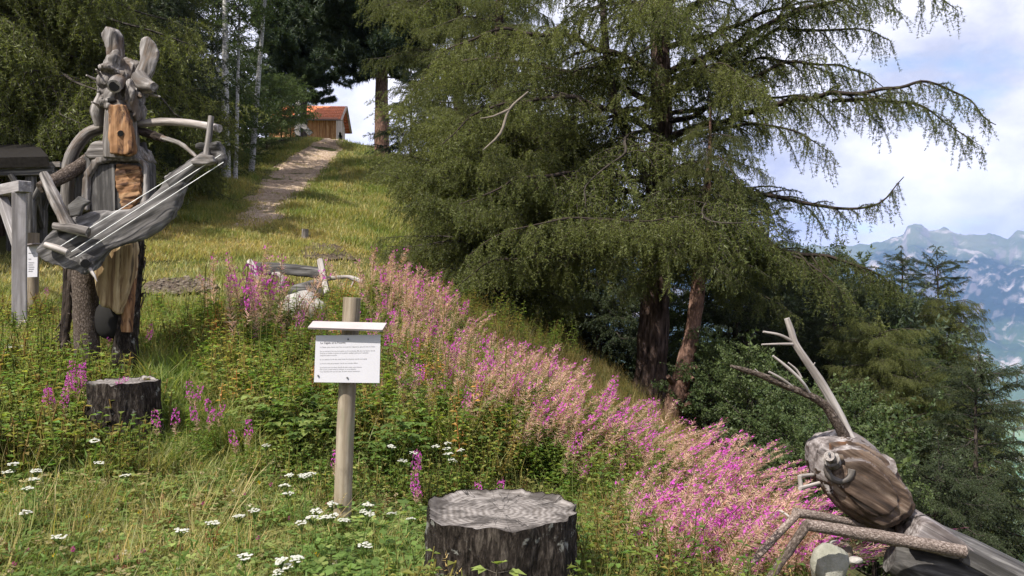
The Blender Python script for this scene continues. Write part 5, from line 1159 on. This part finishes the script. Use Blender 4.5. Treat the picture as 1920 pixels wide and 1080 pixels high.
def rasp_tpl(h, seed):
    g = np.random.default_rng(seed); B = Bulk()
    for st_ in range(3):
        b = g.normal(0, .12, 2); top = np.array([b[0] + g.normal(0, .15), b[1] + g.normal(0, .15), h * g.uniform(.7, 1.05)]); p0 = np.array([b[0], b[1], 0])
        seg_prisms(B, [p0], [top], [.005], [.003], 0); B.c[-1][:, :3] = (.8, .6, .4)
        for k in range(8):
            f = .25 + .75 * (k + g.random()) / 8; p = p0 + (top - p0) * f; a = g.uniform(0, 6.28); d = np.array([math.cos(a), math.sin(a), .25]); q = p + d * .09
            for an_, sc_ in ((0, 1.15), (1.0, .9), (-1.0, .9), (1.9, .6), (-1.9, .6)):
                dd = np.array([math.cos(a + an_), math.sin(a + an_), g.normal(-.15, .15)]); L = .085 * sc_ * g.uniform(.8, 1.2); sd = np.array([-math.sin(a + an_), math.cos(a + an_), g.normal(0, .15)]) * L * .32
                m1 = q + dd * L * .35; m2 = q + dd * L * .7; V = [q, m1 + sd, m2 + sd * .8, q + dd * L + [0, 0, -.012], m2 - sd * .8, m1 - sd, m1 - [0, 0, .008], m2 - [0, 0, .01]]
                T = [(0, 1, 6), (0, 6, 5), (6, 1, 2), (6, 2, 7), (5, 6, 7), (5, 7, 4), (7, 2, 3), (7, 3, 4)]
                B.add(V, T, 0, np.ones(3) * g.uniform(.75, 1.3))
    return tpl(B)
def clover_tpl(seed, n=14, h=.07, sp=.1, ls=.02):
    g = np.random.default_rng(seed); B = Bulk()
    for i in range(n):
        c = np.array([g.normal(0, sp), g.normal(0, sp), h * g.uniform(.5, 1.2)]); a0 = g.uniform(0, 6.28)
        for k in range(3):
            a = a0 + k * 2.09; d = np.array([math.cos(a), math.sin(a), g.normal(.1, .2)]); s = np.array([-math.sin(a), math.cos(a), g.normal(0, .2)]); L = ls * g.uniform(.8, 1.3)
            B.add([c, c + d * L * .6 + s * L * .5, c + d * L * 1.05, c + d * L * .6 - s * L * .5], [(0, 1, 2), (0, 2, 3)], 0, np.ones(3) * g.uniform(.8, 1.3))
    return tpl(B)
MAG = np.array([.54, .10, .48]); SAL = np.array([.62, .37, .34])
def fireweed_tpl(kind, seed):
    g = np.random.default_rng(seed); B = Bulk(); Fl = Bulk(); h = 1.0
    top = {'bloom': .60, 'seed': .50}[kind]
    bend = leafstem(B, h, 46 if kind == 'bloom' else 40, .12, .02, g, .1, top, .3, GRN * 1.15)
    if kind == 'seed':
        # the upper leaves turn yellow
        pass
    def at(f): return np.c_[bend[0] * f ** 2 * h, bend[1] * f ** 2 * h, f * h]
    n = 40 if kind == 'bloom' else 150; f = g.uniform(top - .06, .74 if kind == 'bloom' else .95, n); a = g.uniform(0, 6.28, n)
    d = nrm(np.c_[np.cos(a), np.sin(a), g.uniform(.1, 1.0, n)]); Pt = at(f); L = .11 * g.uniform(.6, 1.2, n) * (1.2 - .6 * f)
    c = np.where(g.random((n, 1)) < .5, SAL, SAL * [1.0, 1.2, 1.0]) * g.uniform(.7, 1.25, (n, 1)); blades(Fl, Pt, d, L, .0065, 0, g, False, c)
    m = {'bloom': 32, 'seed': 3}[kind]; f = g.uniform(.70 if kind == 'bloom' else .90, .95 if kind == 'bloom' else .985, m); a = np.arange(m) * 2.4
    o = nrm(np.c_[np.cos(a), np.sin(a), np.full(m, .15)]); c0 = at(f) + o * (.036 * (1.25 - f)[:, None] * 2.6 + .012)
    for k in range(4):
        b = k * 1.57 + .78; t1 = np.c_[-np.sin(a), np.cos(a), np.zeros(m)]; t2 = np.cross(o, t1); d = nrm(t1 * math.cos(b) + t2 * math.sin(b) + o * .35)
        blades(Fl, c0, d, .019 * g.uniform(.8, 1.2, m), .017, 0, g, True, MAG * g.uniform(.8, 1.3, (m, 1)))
    m = 8; f = g.uniform(.94, 1.02, m); a = g.uniform(0, 6.28, m); blades(Fl, at(np.minimum(f, 1)), nrm(np.c_[np.cos(a), np.sin(a), np.full(m, 1.2)]), .020, .007, 0, g, True, [.36, .10, .2])
    return tpl(B), tpl(Fl)
def yarrow_tpl(seed, heads=3):
    g = np.random.default_rng(seed); B = Bulk(); FL = []
    for i in range(heads):
        Fl = Bulk(); FL.append(Fl)
        b = g.normal(0, .05, 2) * (heads > 1); t = b + g.normal(0, .03, 2); h = .34 * g.uniform(.75, 1.1); p1 = np.array([t[0], t[1], h * .85])
        seg_prisms(B, [[b[0], b[1], 0]], [p1], [.0025], [.002], 0); B.c[-1][:, :3] = GRN * 1.3
        n = 22; a = g.uniform(0, 6.28, n); r = .031 * np.sqrt(g.random(n)); q = np.c_[t[0] + r * np.cos(a), t[1] + r * np.sin(a), h - r * .25 + g.normal(0, .003, n)]
        seg_prisms(B, np.repeat(p1[None], n, 0), q, np.full(n, .0012), np.full(n, .001), 0); B.c[-1][:, :3] = GRN * 1.2
        for k in range(n):
            R_ = .0075 * g.uniform(.8, 1.2); aa = np.linspace(0, 6.28, 7)[:-1]; V = np.r_[[q[k] + [0, 0, .004]], np.c_[q[k][0] + R_ * np.cos(aa), q[k][1] + R_ * np.sin(aa), np.full(6, q[k][2])]]
            Fl.add(V, [(0, j + 1, (j + 1) % 6 + 1) for j in range(6)], 0, np.array([.66, .65, .61]) * g.uniform(.8, 1.05))
    Lp = np.c_[g.normal(0, .04, 24), g.normal(0, .04, 24), g.uniform(0, .2, 24)]; blades(B, Lp, nrm(g.normal(size=(24, 3)) + [0, 0, .7]), .07, .012, 0, g, True, GRN * 1.2)
    return tpl(B), [tpl(F_) for F_ in FL]
def bm_of(t): 
    B = Bulk(); V, T, m, c = t; B.V, B.T, B.m, B.c, B.n = [V], [T], [m], [c], len(V); return B
def tints(n, cols, w, g, v=.2):
    k = g.choice(len(cols), n, p=np.array(w) / sum(w)); return np.array(cols)[k] * g.uniform(1 - v, 1 + v, (n, 1))
g = np.random.default_rng(77)
def patchn(p): return .5 + .5 * np.sin(p[:, 0] * 1.9 + 1.3 * np.sin(p[:, 1] * 1.1)) * np.sin(p[:, 1] * 1.6 + 1.7 * np.sin(p[:, 0] * .9 + 2))
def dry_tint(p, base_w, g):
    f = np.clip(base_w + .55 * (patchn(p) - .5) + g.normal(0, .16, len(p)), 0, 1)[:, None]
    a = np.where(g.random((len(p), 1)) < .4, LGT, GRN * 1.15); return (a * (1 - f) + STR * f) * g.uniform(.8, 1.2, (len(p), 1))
# --- grass
short = [grass_tpl(17, .10, .10, i, 2, .007, .9) for i in range(4)]; midg = [grass_tpl(15, .26, .09, 10 + i, 2, .0075, .7) for i in range(4)]
tall = [grass_tpl(13, .48, .10, 20 + i, 2, .006, .5, 3) for i in range(4)]; farg = [grass_tpl(13, .22, .22, 30 + i, 1, .022, .7) for i in range(3)]; farshort = [grass_tpl(17, .12, .25, 33 + i, 1, .02, .9) for i in range(3)]
B = Bulk()
def sow(poly, n, tps, sc, dry, tilt=.12, dmax=60, keep=None, mul=(1, 1, 1)):
    p = sample_poly(poly, n, dmax)
    p = p[clear(p)]
    for i, t in enumerate(tps):
        q = p[i::len(tps)]; N = len(q)
        if N == 0: continue
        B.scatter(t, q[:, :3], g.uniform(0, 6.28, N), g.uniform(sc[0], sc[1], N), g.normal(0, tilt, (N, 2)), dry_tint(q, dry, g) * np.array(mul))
stumps_xy = [(-2.81, 10.55, .42), (-3.0, 11.6, .7), (-2.6, 10.2, .3), (-4.6, 12.3, .5), (-5.2, 12.5, .55), (-5.7, 12.5, .4), (fx, 3.85, .37), (lx, 6.5, .29), (SO.x, 5.2, .06)]
def clear(p):
    k = np.ones(len(p), bool); k &= ~((p[:, 3] > 165) & (p[:, 3] < 300) & (p[:, 4] > 740) & (p[:, 4] < 868) & (rng.random(len(p)) < .8))
    k &= ~in_poly(p[:, 3], p[:, 4] - 8, BANK); k &= ~(in_poly(p[:, 3], p[:, 4], WORN) & (rng.random(len(p)) < .6)); k &= ~(in_poly(p[:, 3], p[:, 4], [(425, 400), (540, 395), (520, 455), (400, 465)]) & (rng.random(len(p)) < .55))
    for x, y, r in stumps_xy: k &= np.hypot(p[:, 0] - x, p[:, 1] - y) > r
    return k
FORE = [(-160, 860), (200, 850), (420, 800), (700, 840), (960, 880), (1080, 960), (1260, 1050), (1400, 1250), (-160, 1250)]
sow(FORE, 5200, short, (.8, 1.5), .26, .15, 20, clear)
sow(FORE, 1100, midg, (.4, .8), .2, .2, 20, clear)
sow([(-620, 620), (-160, 620), (-160, 1250), (-620, 1250)], 1000, short, (.8, 1.5), .28, .15, 20)
sow([(-620, 560), (-160, 560), (-160, 900), (-620, 900)], 420, midg, (.6, 1.1), .25, .2, 20)
sow([(-160, 690), (160, 680), (330, 780), (420, 830), (300, 900), (-160, 900)], 1500, midg, (.7, 1.2), .12, .2, 20, clear)
sow([(690, 1000), (800, 1010), (930, 1075), (960, 1140), (700, 1140)], 220, midg, (.7, 1.25), .15, .2, 20)
sow([(-160, 900), (500, 860), (1000, 900), (1000, 1060), (-160, 1120)], 110, tall, (.5, .9), .55, .25, 20, clear)
sow([(260, 560), (620, 560), (700, 640), (640, 860), (420, 860), (300, 780), (250, 660)], 1400, midg, (.9, 1.7), .2, .2, 30, clear)
sow([(-160, 560), (130, 540), (280, 560), (280, 700), (-160, 720)], 1300, midg, (.6, 1.2), .38, .2, 30, clear)
sow([(-160, 480), (280, 470), (700, 470), (760, 540), (600, 570), (250, 560), (-160, 580)], 2600, farg, (.45, .8), .55, .15)
sow([(250, 380), (430, 400), (520, 420), (620, 380), (700, 400), (760, 470), (250, 490)], 4200, farshort, (.6, 1.1), .62, .15)
sow([(520, 400), (640, 290), (680, 290), (760, 420), (800, 500), (700, 480)], 3000, farg, (.8, 1.3), .36, .15)
sow([(290, 400), (350, 350), (430, 320), (520, 275), (585, 258), (600, 262), (500, 315), (440, 375), (400, 425)], 2600, farg, (.8, 1.3), .4, .15)
sow([(390, 460), (430, 400), (455, 375), (565, 375), (520, 460)], 900, farshort, (.4, .9), .6, .15)
for (ya, la, ra), (yb, lb_, rb_) in zip(pe[:-1], pe[1:]):
    w_ = 10 + (ya - 258) * .09; n_t = int(30 + (ya - 258) * .35)
    sow([(la - w_, ya), (la + w_, ya), (lb_ + w_, yb), (lb_ - w_, yb)], n_t, farg, (.3, .8), .4, .15); sow([(ra - w_, ya), (ra + w_, ya), (rb_ + w_, yb), (rb_ - w_, yb)], n_t, farg, (.3, .8), .4, .15)
sow([(380, 430), (600, 268), (650, 262), (640, 320), (520, 420), (400, 460)], 420, farshort, (.5, 1.0), .5, .15)
sow([(630, 262), (760, 270), (800, 430), (720, 430), (660, 330)], 1400, farg, (.9, 1.4), .3, .15)
sow([(700, 480), (830, 470), (1010, 590), (1200, 740), (1420, 930), (1500, 1060), (1380, 1000), (1150, 800), (900, 640)], 2000, tall, (.5, .9), .5, .25, 40, None, (.68, .58, .55))  # tint multiplied down: olive brown, with shade at the slope edge painted in
sow([(1000, 740), (1200, 830), (1440, 1000), (1560, 1250), (1060, 1250), (1090, 930)], 1500, midg, (.8, 1.6), .4, .3, 30, clear)
sow([(1000, 740), (1200, 830), (1440, 1000), (1560, 1250), (1060, 1250), (1090, 930)], 1300, tall, (.6, 1.1), .5, .35, 30, clear)
sow([(330, 660), (420, 610), (700, 590), (860, 640), (1000, 760), (960, 920), (740, 880), (430, 820)], 700, tall, (.7, 1.3), .5, .25, 30, clear)
tag(link('grass', B.mesh('grass', ['veg'])), kind='stuff')
# --- undergrowth: herbs, raspberry canes, clover
B = Bulk()
herbs = [herb_tpl(.6, 3, 15, .085, .028, 40 + i) for i in range(5)]; low = [herb_tpl(.22, 4, 8, .06, .026, 50 + i, .07) for i in range(4)]; rasp = [rasp_tpl(.62, 60 + i) for i in range(4)]; clov = [clover_tpl(70 + i) for i in range(3)]; bigl = [clover_tpl(75 + i, 12, .11, .12, .027) for i in range(3)]
def sow2(poly, n, tps, sc, cols, w, tilt=.1, dmax=40, v=.2):
    p = sample_poly(poly, n, dmax); p = p[clear(p)]
    for i, t in enumerate(tps):
        q = p[i::len(tps)]; N = len(q)
        if N: B.scatter(t, q[:, :3], g.uniform(0, 6.28, N), g.uniform(sc[0], sc[1], N), g.normal(0, tilt, (N, 2)), tints(N, cols, w, g, v))
MID = [(330, 660), (420, 610), (700, 590), (860, 640), (1000, 760), (960, 920), (860, 900), (740, 860), (640, 860), (430, 800)]
sow2(MID, 760, herbs, (.55, 1.1), [GRN * 1.1, GRN * 1.5, OLV * 1.3, LGT, STR * [1, .75, .6]], [3, 3, 3, 2, .5], .2)
sow(MID, 420, tall, (.8, 1.4), .45, .25, 30, clear) if False else None
sow2([(420, 700), (560, 690), (720, 760), (960, 820), (960, 900), (640, 900), (440, 830)], 90, rasp, (.5, .85), [GRN * .8, GRN * 1.1, LGT * .9], [3, 3, 1], .15)
sow2([(560, 820), (800, 850), (960, 910), (900, 960), (700, 980), (480, 900)], 150, low, (.7, 1.4), [GRN, LGT], [2, 1])
sow2([(-160, 680), (170, 690), (310, 800), (260, 900), (-160, 900)], 480, low, (.9, 1.9), [GRN * 1.2, LGT, OLV], [4, 2, 1.5])
sow2([(-160, 690), (170, 720), (280, 860), (-160, 880)], 120, herbs, (.4, .7), [GRN * 1.2, LGT * .9], [3, 1])
sow2([(700, 960), (1000, 1040), (1100, 1180), (600, 1200), (560, 1040)], 160, bigl, (.7, 1.5), [GRN * 1.1, LGT * 1.1], [3, 1])
sow2(FORE, 900, clov, (.7, 1.4), [GRN * 1.2, LGT, OLV * 1.2, STR * .7], [4, 2, 1, .6])
sow2(FORE, 300, low, (.3, .7), [GRN * 1.2, LGT, [.16, .085, .04]], [3, 2, .8])
sow2([(1000, 760), (1200, 840), (1440, 1010), (1560, 1250), (1060, 1250), (1090, 930)], 420, herbs, (.55, 1.05), [GRN, GRN * 1.3, OLV, LGT], [3, 2, 2, 1], .3)
sow2([(700, 660), (860, 700), (1010, 780), (1150, 880), (1100, 960), (1000, 900), (860, 820)], 160, herbs, (.6, 1.05), [GRN, GRN * 1.3, OLV], [3, 2, 2], .3)
sow2([(-160, 590), (130, 580), (420, 590), (420, 680), (-160, 690)], 300, low, (.8, 1.6), [GRN, LGT, OLV], [3, 2, 2])
sow2([(740, 480), (860, 500), (1010, 600), (1100, 690), (1000, 690), (820, 590)], 200, herbs, (.6, 1.0), [GRN, OLV, LGT], [3, 2, 1], .2)
for tps, n, sc, cols in ((midg, 46, (1.2, 1.9), [GRN * 1.2, LGT]), (low, 34, (1.2, 1.8), [GRN * 1.2, LGT]), (herbs, 12, (.55, .8), [GRN, LGT]), (tall, 10, (.7, 1.1), [LGT, STR])):
    dd = g.uniform(3.28, 3.55, n); pxx = 745 + 170 * g.random(n) ** 1.4; xx = (pxx - 960) / F_PX * dd; q = np.c_[xx, dd, H(xx, dd)]
    for i, t in enumerate(tps):
        k = np.arange(i, n, len(tps)); B.scatter(t, q[k], g.uniform(0, 6.28, len(k)), g.uniform(sc[0], sc[1], len(k)), g.normal(0, .15, (len(k), 2)), tints(len(k), cols, [1, 1], g))
tag(link('undergrowth', B.mesh('undergrowth', ['veg'])), kind='stuff')
# (foot of the big stump)
# --- fireweed
FW = {k: [fireweed_tpl(k, 200 + i + (50 if k == 'seed' else 0)) for i in range(6)] for k in ('bloom', 'seed')}
FM = {k: [(bm_of(a).mesh('fireweed', ['veg']), bm_of(b).mesh('flower_spike', ['petal'])) for a, b in v] for k, v in FW.items()}
nfw = [0]
MARKS = [(178, 815, 'in the herbs just below the small upright stump'), (25, 960, 'near the lower left corner of the lawn'), (1340, 990, 'up the slope from the bark knees'), (1090, 840, 'in the upper middle of the slope'), (940, 720, 'on the upper slope below the larch boughs'), (640, 940, 'at the foot of the sign post'), (560, 890, 'in the grass just left of the sign post'), (840, 835, 'in the dark leaves well right of the sign post'), (750, 850, 'just right of the sign post'), (940, 915, 'behind the big foreground stump'),
 (1120, 990, 'against the right side of the big foreground stump'), (225, 740, 'in front of the small upright stump'), (345, 780, 'right of the small upright stump'), (100, 730, 'left of the small upright stump'), (40, 880, 'at the left edge of the lawn'),
 (385, 960, 'in the middle of the lawn'), (560, 1040, 'at the bottom of the lawn left of the big stump'), (1460, 1010, 'beside the bark knees of the log ant'), (1300, 1050, 'halfway between the big stump and the bark knees'), (1400, 930, 'where the slope edge meets the dark stems'),
 (1250, 850, 'below the leaning reddish trunk'), (1150, 770, 'below the huge larch trunk'), (1040, 690, 'on the slope edge left of the huge larch trunk'), (900, 620, 'under the drooping larch boughs'), (790, 560, 'beside the larch boughs above the slope'),
 (700, 520, 'behind the top of the sign post'), (580, 600, 'beside the big pale stone'), (470, 540, 'left of the dark plank sculpture'), (410, 640, 'at the left end of the stand left of the sign'), (520, 660, 'left of the sign board'), (800, 700, 'right of the sign board'),
 (1000, 800, 'in the middle of the slope'), (1160, 900, 'in the lower middle of the slope'), (180, 600, 'between the musician legs and the twig bundle'), (100, 570, 'left of the musician legs'), (290, 620, 'right of the musician legs'), (1220, 960, 'right of the big stump a little up the slope')]
def pix(p): return (960 + F_PX * p[0] / p[1], 540 - F_PX * p[2] / p[1])
def place(p):
    a, b = pix(p); return min(MARKS, key=lambda m_: (m_[0] - a) ** 2 + (m_[1] - b) ** 2)[2]
def one_fw(kind, p, h, lean):
    a, b = FM[kind][int(g.integers(6))]; o = link('fireweed', a); o.location = p; s = h
    o.rotation_euler = (Matrix.Rotation(math.hypot(*lean), 3, Vector((-lean[1], lean[0], 0)) if math.hypot(*lean) > 1e-4 else Vector((1, 0, 0))) @ Matrix.Rotation(g.uniform(0, 6.28), 3, 'Z')).to_euler(); o.scale = (s, s, s)
    c = link('flower_spike', b, o); nfw[0] += 1
    q = Vector(p) + Vector((math.sin(lean[0]) * h * .7, 0, h * .7)); size = 'short' if h < .55 else ('tall' if h > .85 else 'medium'); ln = 'bent' if lean[0] > .7 else ('leaning' if lean[0] > .35 else 'upright')
    tag(o, f"{size} {ln} {'magenta blooming' if kind == 'bloom' else 'pink seeding'} fireweed {place(q)}", 'flower', 'blooming fireweed' if kind == 'bloom' else 'seeding fireweed')
def lean_at(px_, g): k = np.clip((px_ - 700) / 500, 0, 1); return (g.normal(.05 + .68 * k, .2), g.normal(0, .16))
restB = Bulk(); restF = Bulk()
def fw_zone(poly, n, n_single, kinds, hh, dmax=40):
    p = sample_poly(poly, n, dmax); p = p[clear(p)]; p = p[patchn(p) > g.random(len(p)) * .42]; pn = patchn(p); order = np.argsort(p[:, 1])
    single = set(order[:n_single].tolist())
    for i in range(len(p)):
        kind = 'bloom' if g.random() < kinds else 'seed'; h = g.uniform(*hh) * (.8 + .4 * pn[i]); l = lean_at(p[i, 3], g)
        if i in single: one_fw(kind, Vector(p[i, :3]), h, l)
        else:
            a, b = FW[kind][int(g.integers(6))]; tl = np.tan(np.array([l])); q = p[i:i + 1, :3]; rz_ = np.array([g.uniform(0, 6.28)])
            restB.scatter(a, q, rz_, np.array([h]), tl); restF.scatter(b, q, rz_, np.array([h]), tl)
BAND = [(690, 620), (760, 640), (860, 720), (1010, 800), (1150, 890), (1290, 965), (1400, 1060), (1440, 1170), (1120, 1160), (1090, 1000), (980, 905), (900, 850), (790, 780), (700, 710)]
fw_zone(BAND, 760, 120, .18, (.38, .8), dmax=40)
fw_zone([(1090, 960), (1240, 980), (1400, 1070), (1460, 1170), (1110, 1180)], 70, 55, .32, (.35, .6), dmax=12)
fw_zone([(860, 670), (1040, 745), (1190, 835), (1330, 925), (1460, 1040), (1400, 1065), (1150, 890), (1000, 800), (860, 720)], 190, 14, .12, (.35, .7), dmax=40)
fw_zone([(670, 600), (720, 570), (780, 610), (880, 670), (760, 710), (680, 640)], 120, 15, .1, (.7, 1.1))
fw_zone([(385, 620), (470, 600), (520, 620), (540, 690), (500, 720), (420, 710)], 46, 40, .35, (.75, 1.15))
fw_zone([(530, 640), (680, 620), (690, 700), (560, 730)], 34, 12, .1, (.4, .62))
fw_zone([(700, 700), (820, 740), (960, 840), (960, 900), (760, 840), (690, 780)], 50, 24, .25, (.5, .85))
fw_zone([(70, 560), (140, 560), (280, 580), (300, 700), (180, 700), (70, 610)], 18, 18, 1, (.3, .45))
p = sample_poly(MID, 230, 30); p = p[clear(p)]
for i in range(6):
    q = p[i::6]; N = len(q); restB.scatter(FW['seed'][i][0], q[:, :3], g.uniform(0, 6.28, N), g.uniform(.55, 1.05, N), g.normal(.05, .1, (N, 2)), tints(N, [[1, 1, 1], [1.2, 1.1, .9], [1.3, 1.1, .8]], [4, 3, .6], g))
def plant_at(hx, hy, h, d0=6):
    """stand a plant of height h so that its head shows at a pixel of the photograph"""
    d = d0
    for _ in range(40):
        x = (hx - 960) / F_PX * d; z = (540 - hy) / F_PX * d - hz(x, d); d += (z - h) * 2.2 * (1 if z > h else 1); d = min(max(d, 2.5), 30)
    x = (hx - 960) / F_PX * d; return Vector((x, d, hz(x, d)))
single = [(80, 728), (120, 740), (130, 715), (150, 700), (128, 692), (168, 690), (222, 722), (238, 715), (349, 733), (322, 775), (383, 760), (372, 766), (470, 800), (778, 855), (787, 896), (902, 905), (640, 850), (455, 630), (620, 690)]
for i, (a, b) in enumerate(single):
    p = plant_at(a, b, .42)
    for k in range(2): one_fw('bloom', p + Vector((g.normal(0, .04), g.normal(0, .04), 0)), g.uniform(.42, .52), (g.normal(0, .1), g.normal(0, .1)))
tag(link('fireweed_leaves', restB.mesh('fireweed_leaves', ['veg'])), kind='stuff'); tag(link('fireweed_blossom', restF.mesh('fireweed_blossom', ['petal'])), kind='stuff')
# --- yarrow
YM = [[(bm_of(a).mesh('yarrow', ['veg']), [bm_of(b_).mesh('flower_head', ['petal']) for b_ in b]) for a, b in [yarrow_tpl(300 + i + 10 * k, k) for i in range(3)]] for k in (1, 2, 3)]
yar = [(55, 866, 2), (40, 886, 1), (66, 880, 1), (175, 838, 1), (181, 808, 1), (237, 880, 1), (20, 862, 1), (385, 955, 1), (443, 962, 2), (330, 980, 1), (572, 886, 3), (563, 898, 2), (545, 872, 1), (610, 943, 3), (663, 942, 2), (583, 972, 3), (645, 976, 2), (752, 842, 3), (838, 832, 3), (850, 842, 3), (826, 842, 2), (536, 1000, 2), (566, 1032, 2), (538, 1060, 2), (660, 1022, 1), (32, 955, 1), (742, 950, 2), (100, 985, 1), (505, 830, 1), (470, 1010, 1)]
for a, b, k in yar:
    p = plant_at(a, b, .34); s_, f_ = YM[k - 1][int(g.integers(3))]; o = link('yarrow', s_); o.location = p; o.rotation_euler = (g.normal(0, .08), g.normal(0, .08), g.uniform(0, 6.28)); sc_ = g.uniform(.9, 1.1); o.scale = (sc_, sc_, sc_); [link('flower_head', f1, o) for f1 in f_]
    tag(o, f"{('single white yarrow', 'paired white yarrow', 'three headed white yarrow')[k - 1]} {place(p + Vector((0, 0, .3)))}", 'flower', 'yarrow in the grass')
# --- small clover and hawkbit heads in the lawn
B = Bulk(); cl = Bulk(); vv = nrm(g.normal(size=(26, 3))); blades(cl, vv * .004 + [0, 0, .1], vv, .011, .007, 0, g, True); ct = tpl(cl)
p = sample_poly(FORE, 260, 12); N = len(p); B.scatter(ct, p[:, :3], g.uniform(0, 6, N), g.uniform(.7, 1.2, N), None, tints(N, [[.33, .16, .1], [.5, .4, .28], [.4, .08, .25], [.6, .42, .02], [.7, .65, .6]], [5, 3, 1, .7, 1], g))
tag(link('clover_heads', B.mesh('clover_heads', ['petal'])), kind='stuff')
# --- sapling in front of the big stump
sp_ = Vector((fx - .08, 3.42, 0)); sp_.z = hz(sp_.x, sp_.y); B = Bulk(); Bs = Bulk(); gg = np.random.default_rng(4)
c = [np.array([0, 0, 0]), np.array([.01, 0, .14]), np.array([.05, .0, .28]), np.array([.06, .01, .40])]
seg_prisms(Bs, c[:-1], c[1:], [.005, .004, .003], [.004, .003, .002], 0)
for b_, d_ in ((c[1], (-.7, -.2, .3)), (c[1], (.8, -.2, .3)), (c[2], (-.9, -.1, .4)), (c[2], (.8, -.3, .25)), (c[3], (-.6, -.3, .35)), (c[3], (.7, -.2, .2)), (c[3], (.1, -.5, .7)), (c[0] + [0, 0, .06], (.9, -.4, .2)), (c[0] + [0, 0, .06], (-.8, -.4, .2))):
    d_ = nrm(np.array(d_)); q = b_ + d_ * .06; seg_prisms(Bs, [b_], [q], [.002], [.0015], 0)
    for a_ in (-1, 0, 1):
        dd = nrm(d_ + np.array([a_ * .8 * d_[1] * -1 , a_ * .8 * d_[0], -.15])); L = .07 * gg.uniform(.8, 1.1); sd_ = nrm(np.cross(dd, [0, 0, 1.])) * L * .33; m1 = q + dd * L * .4; V = [q, m1 + sd_, q + dd * L + [0, 0, -.02], m1 - sd_, m1 + [0, 0, -.006]]
        B.add(V, [(0, 1, 4), (0, 4, 3), (4, 1, 2), (4, 2, 3)], 0, LGT * gg.uniform(1.0, 1.5))
so = empty('sapling', sp_); tag(so, 'light green leafy sapling growing in front of the big foreground stump', 'plant')
link('stem', Bs.mesh('stem', ['twiggrey']), so); link('leaves', B.mesh('leaves', ['veg']), so)
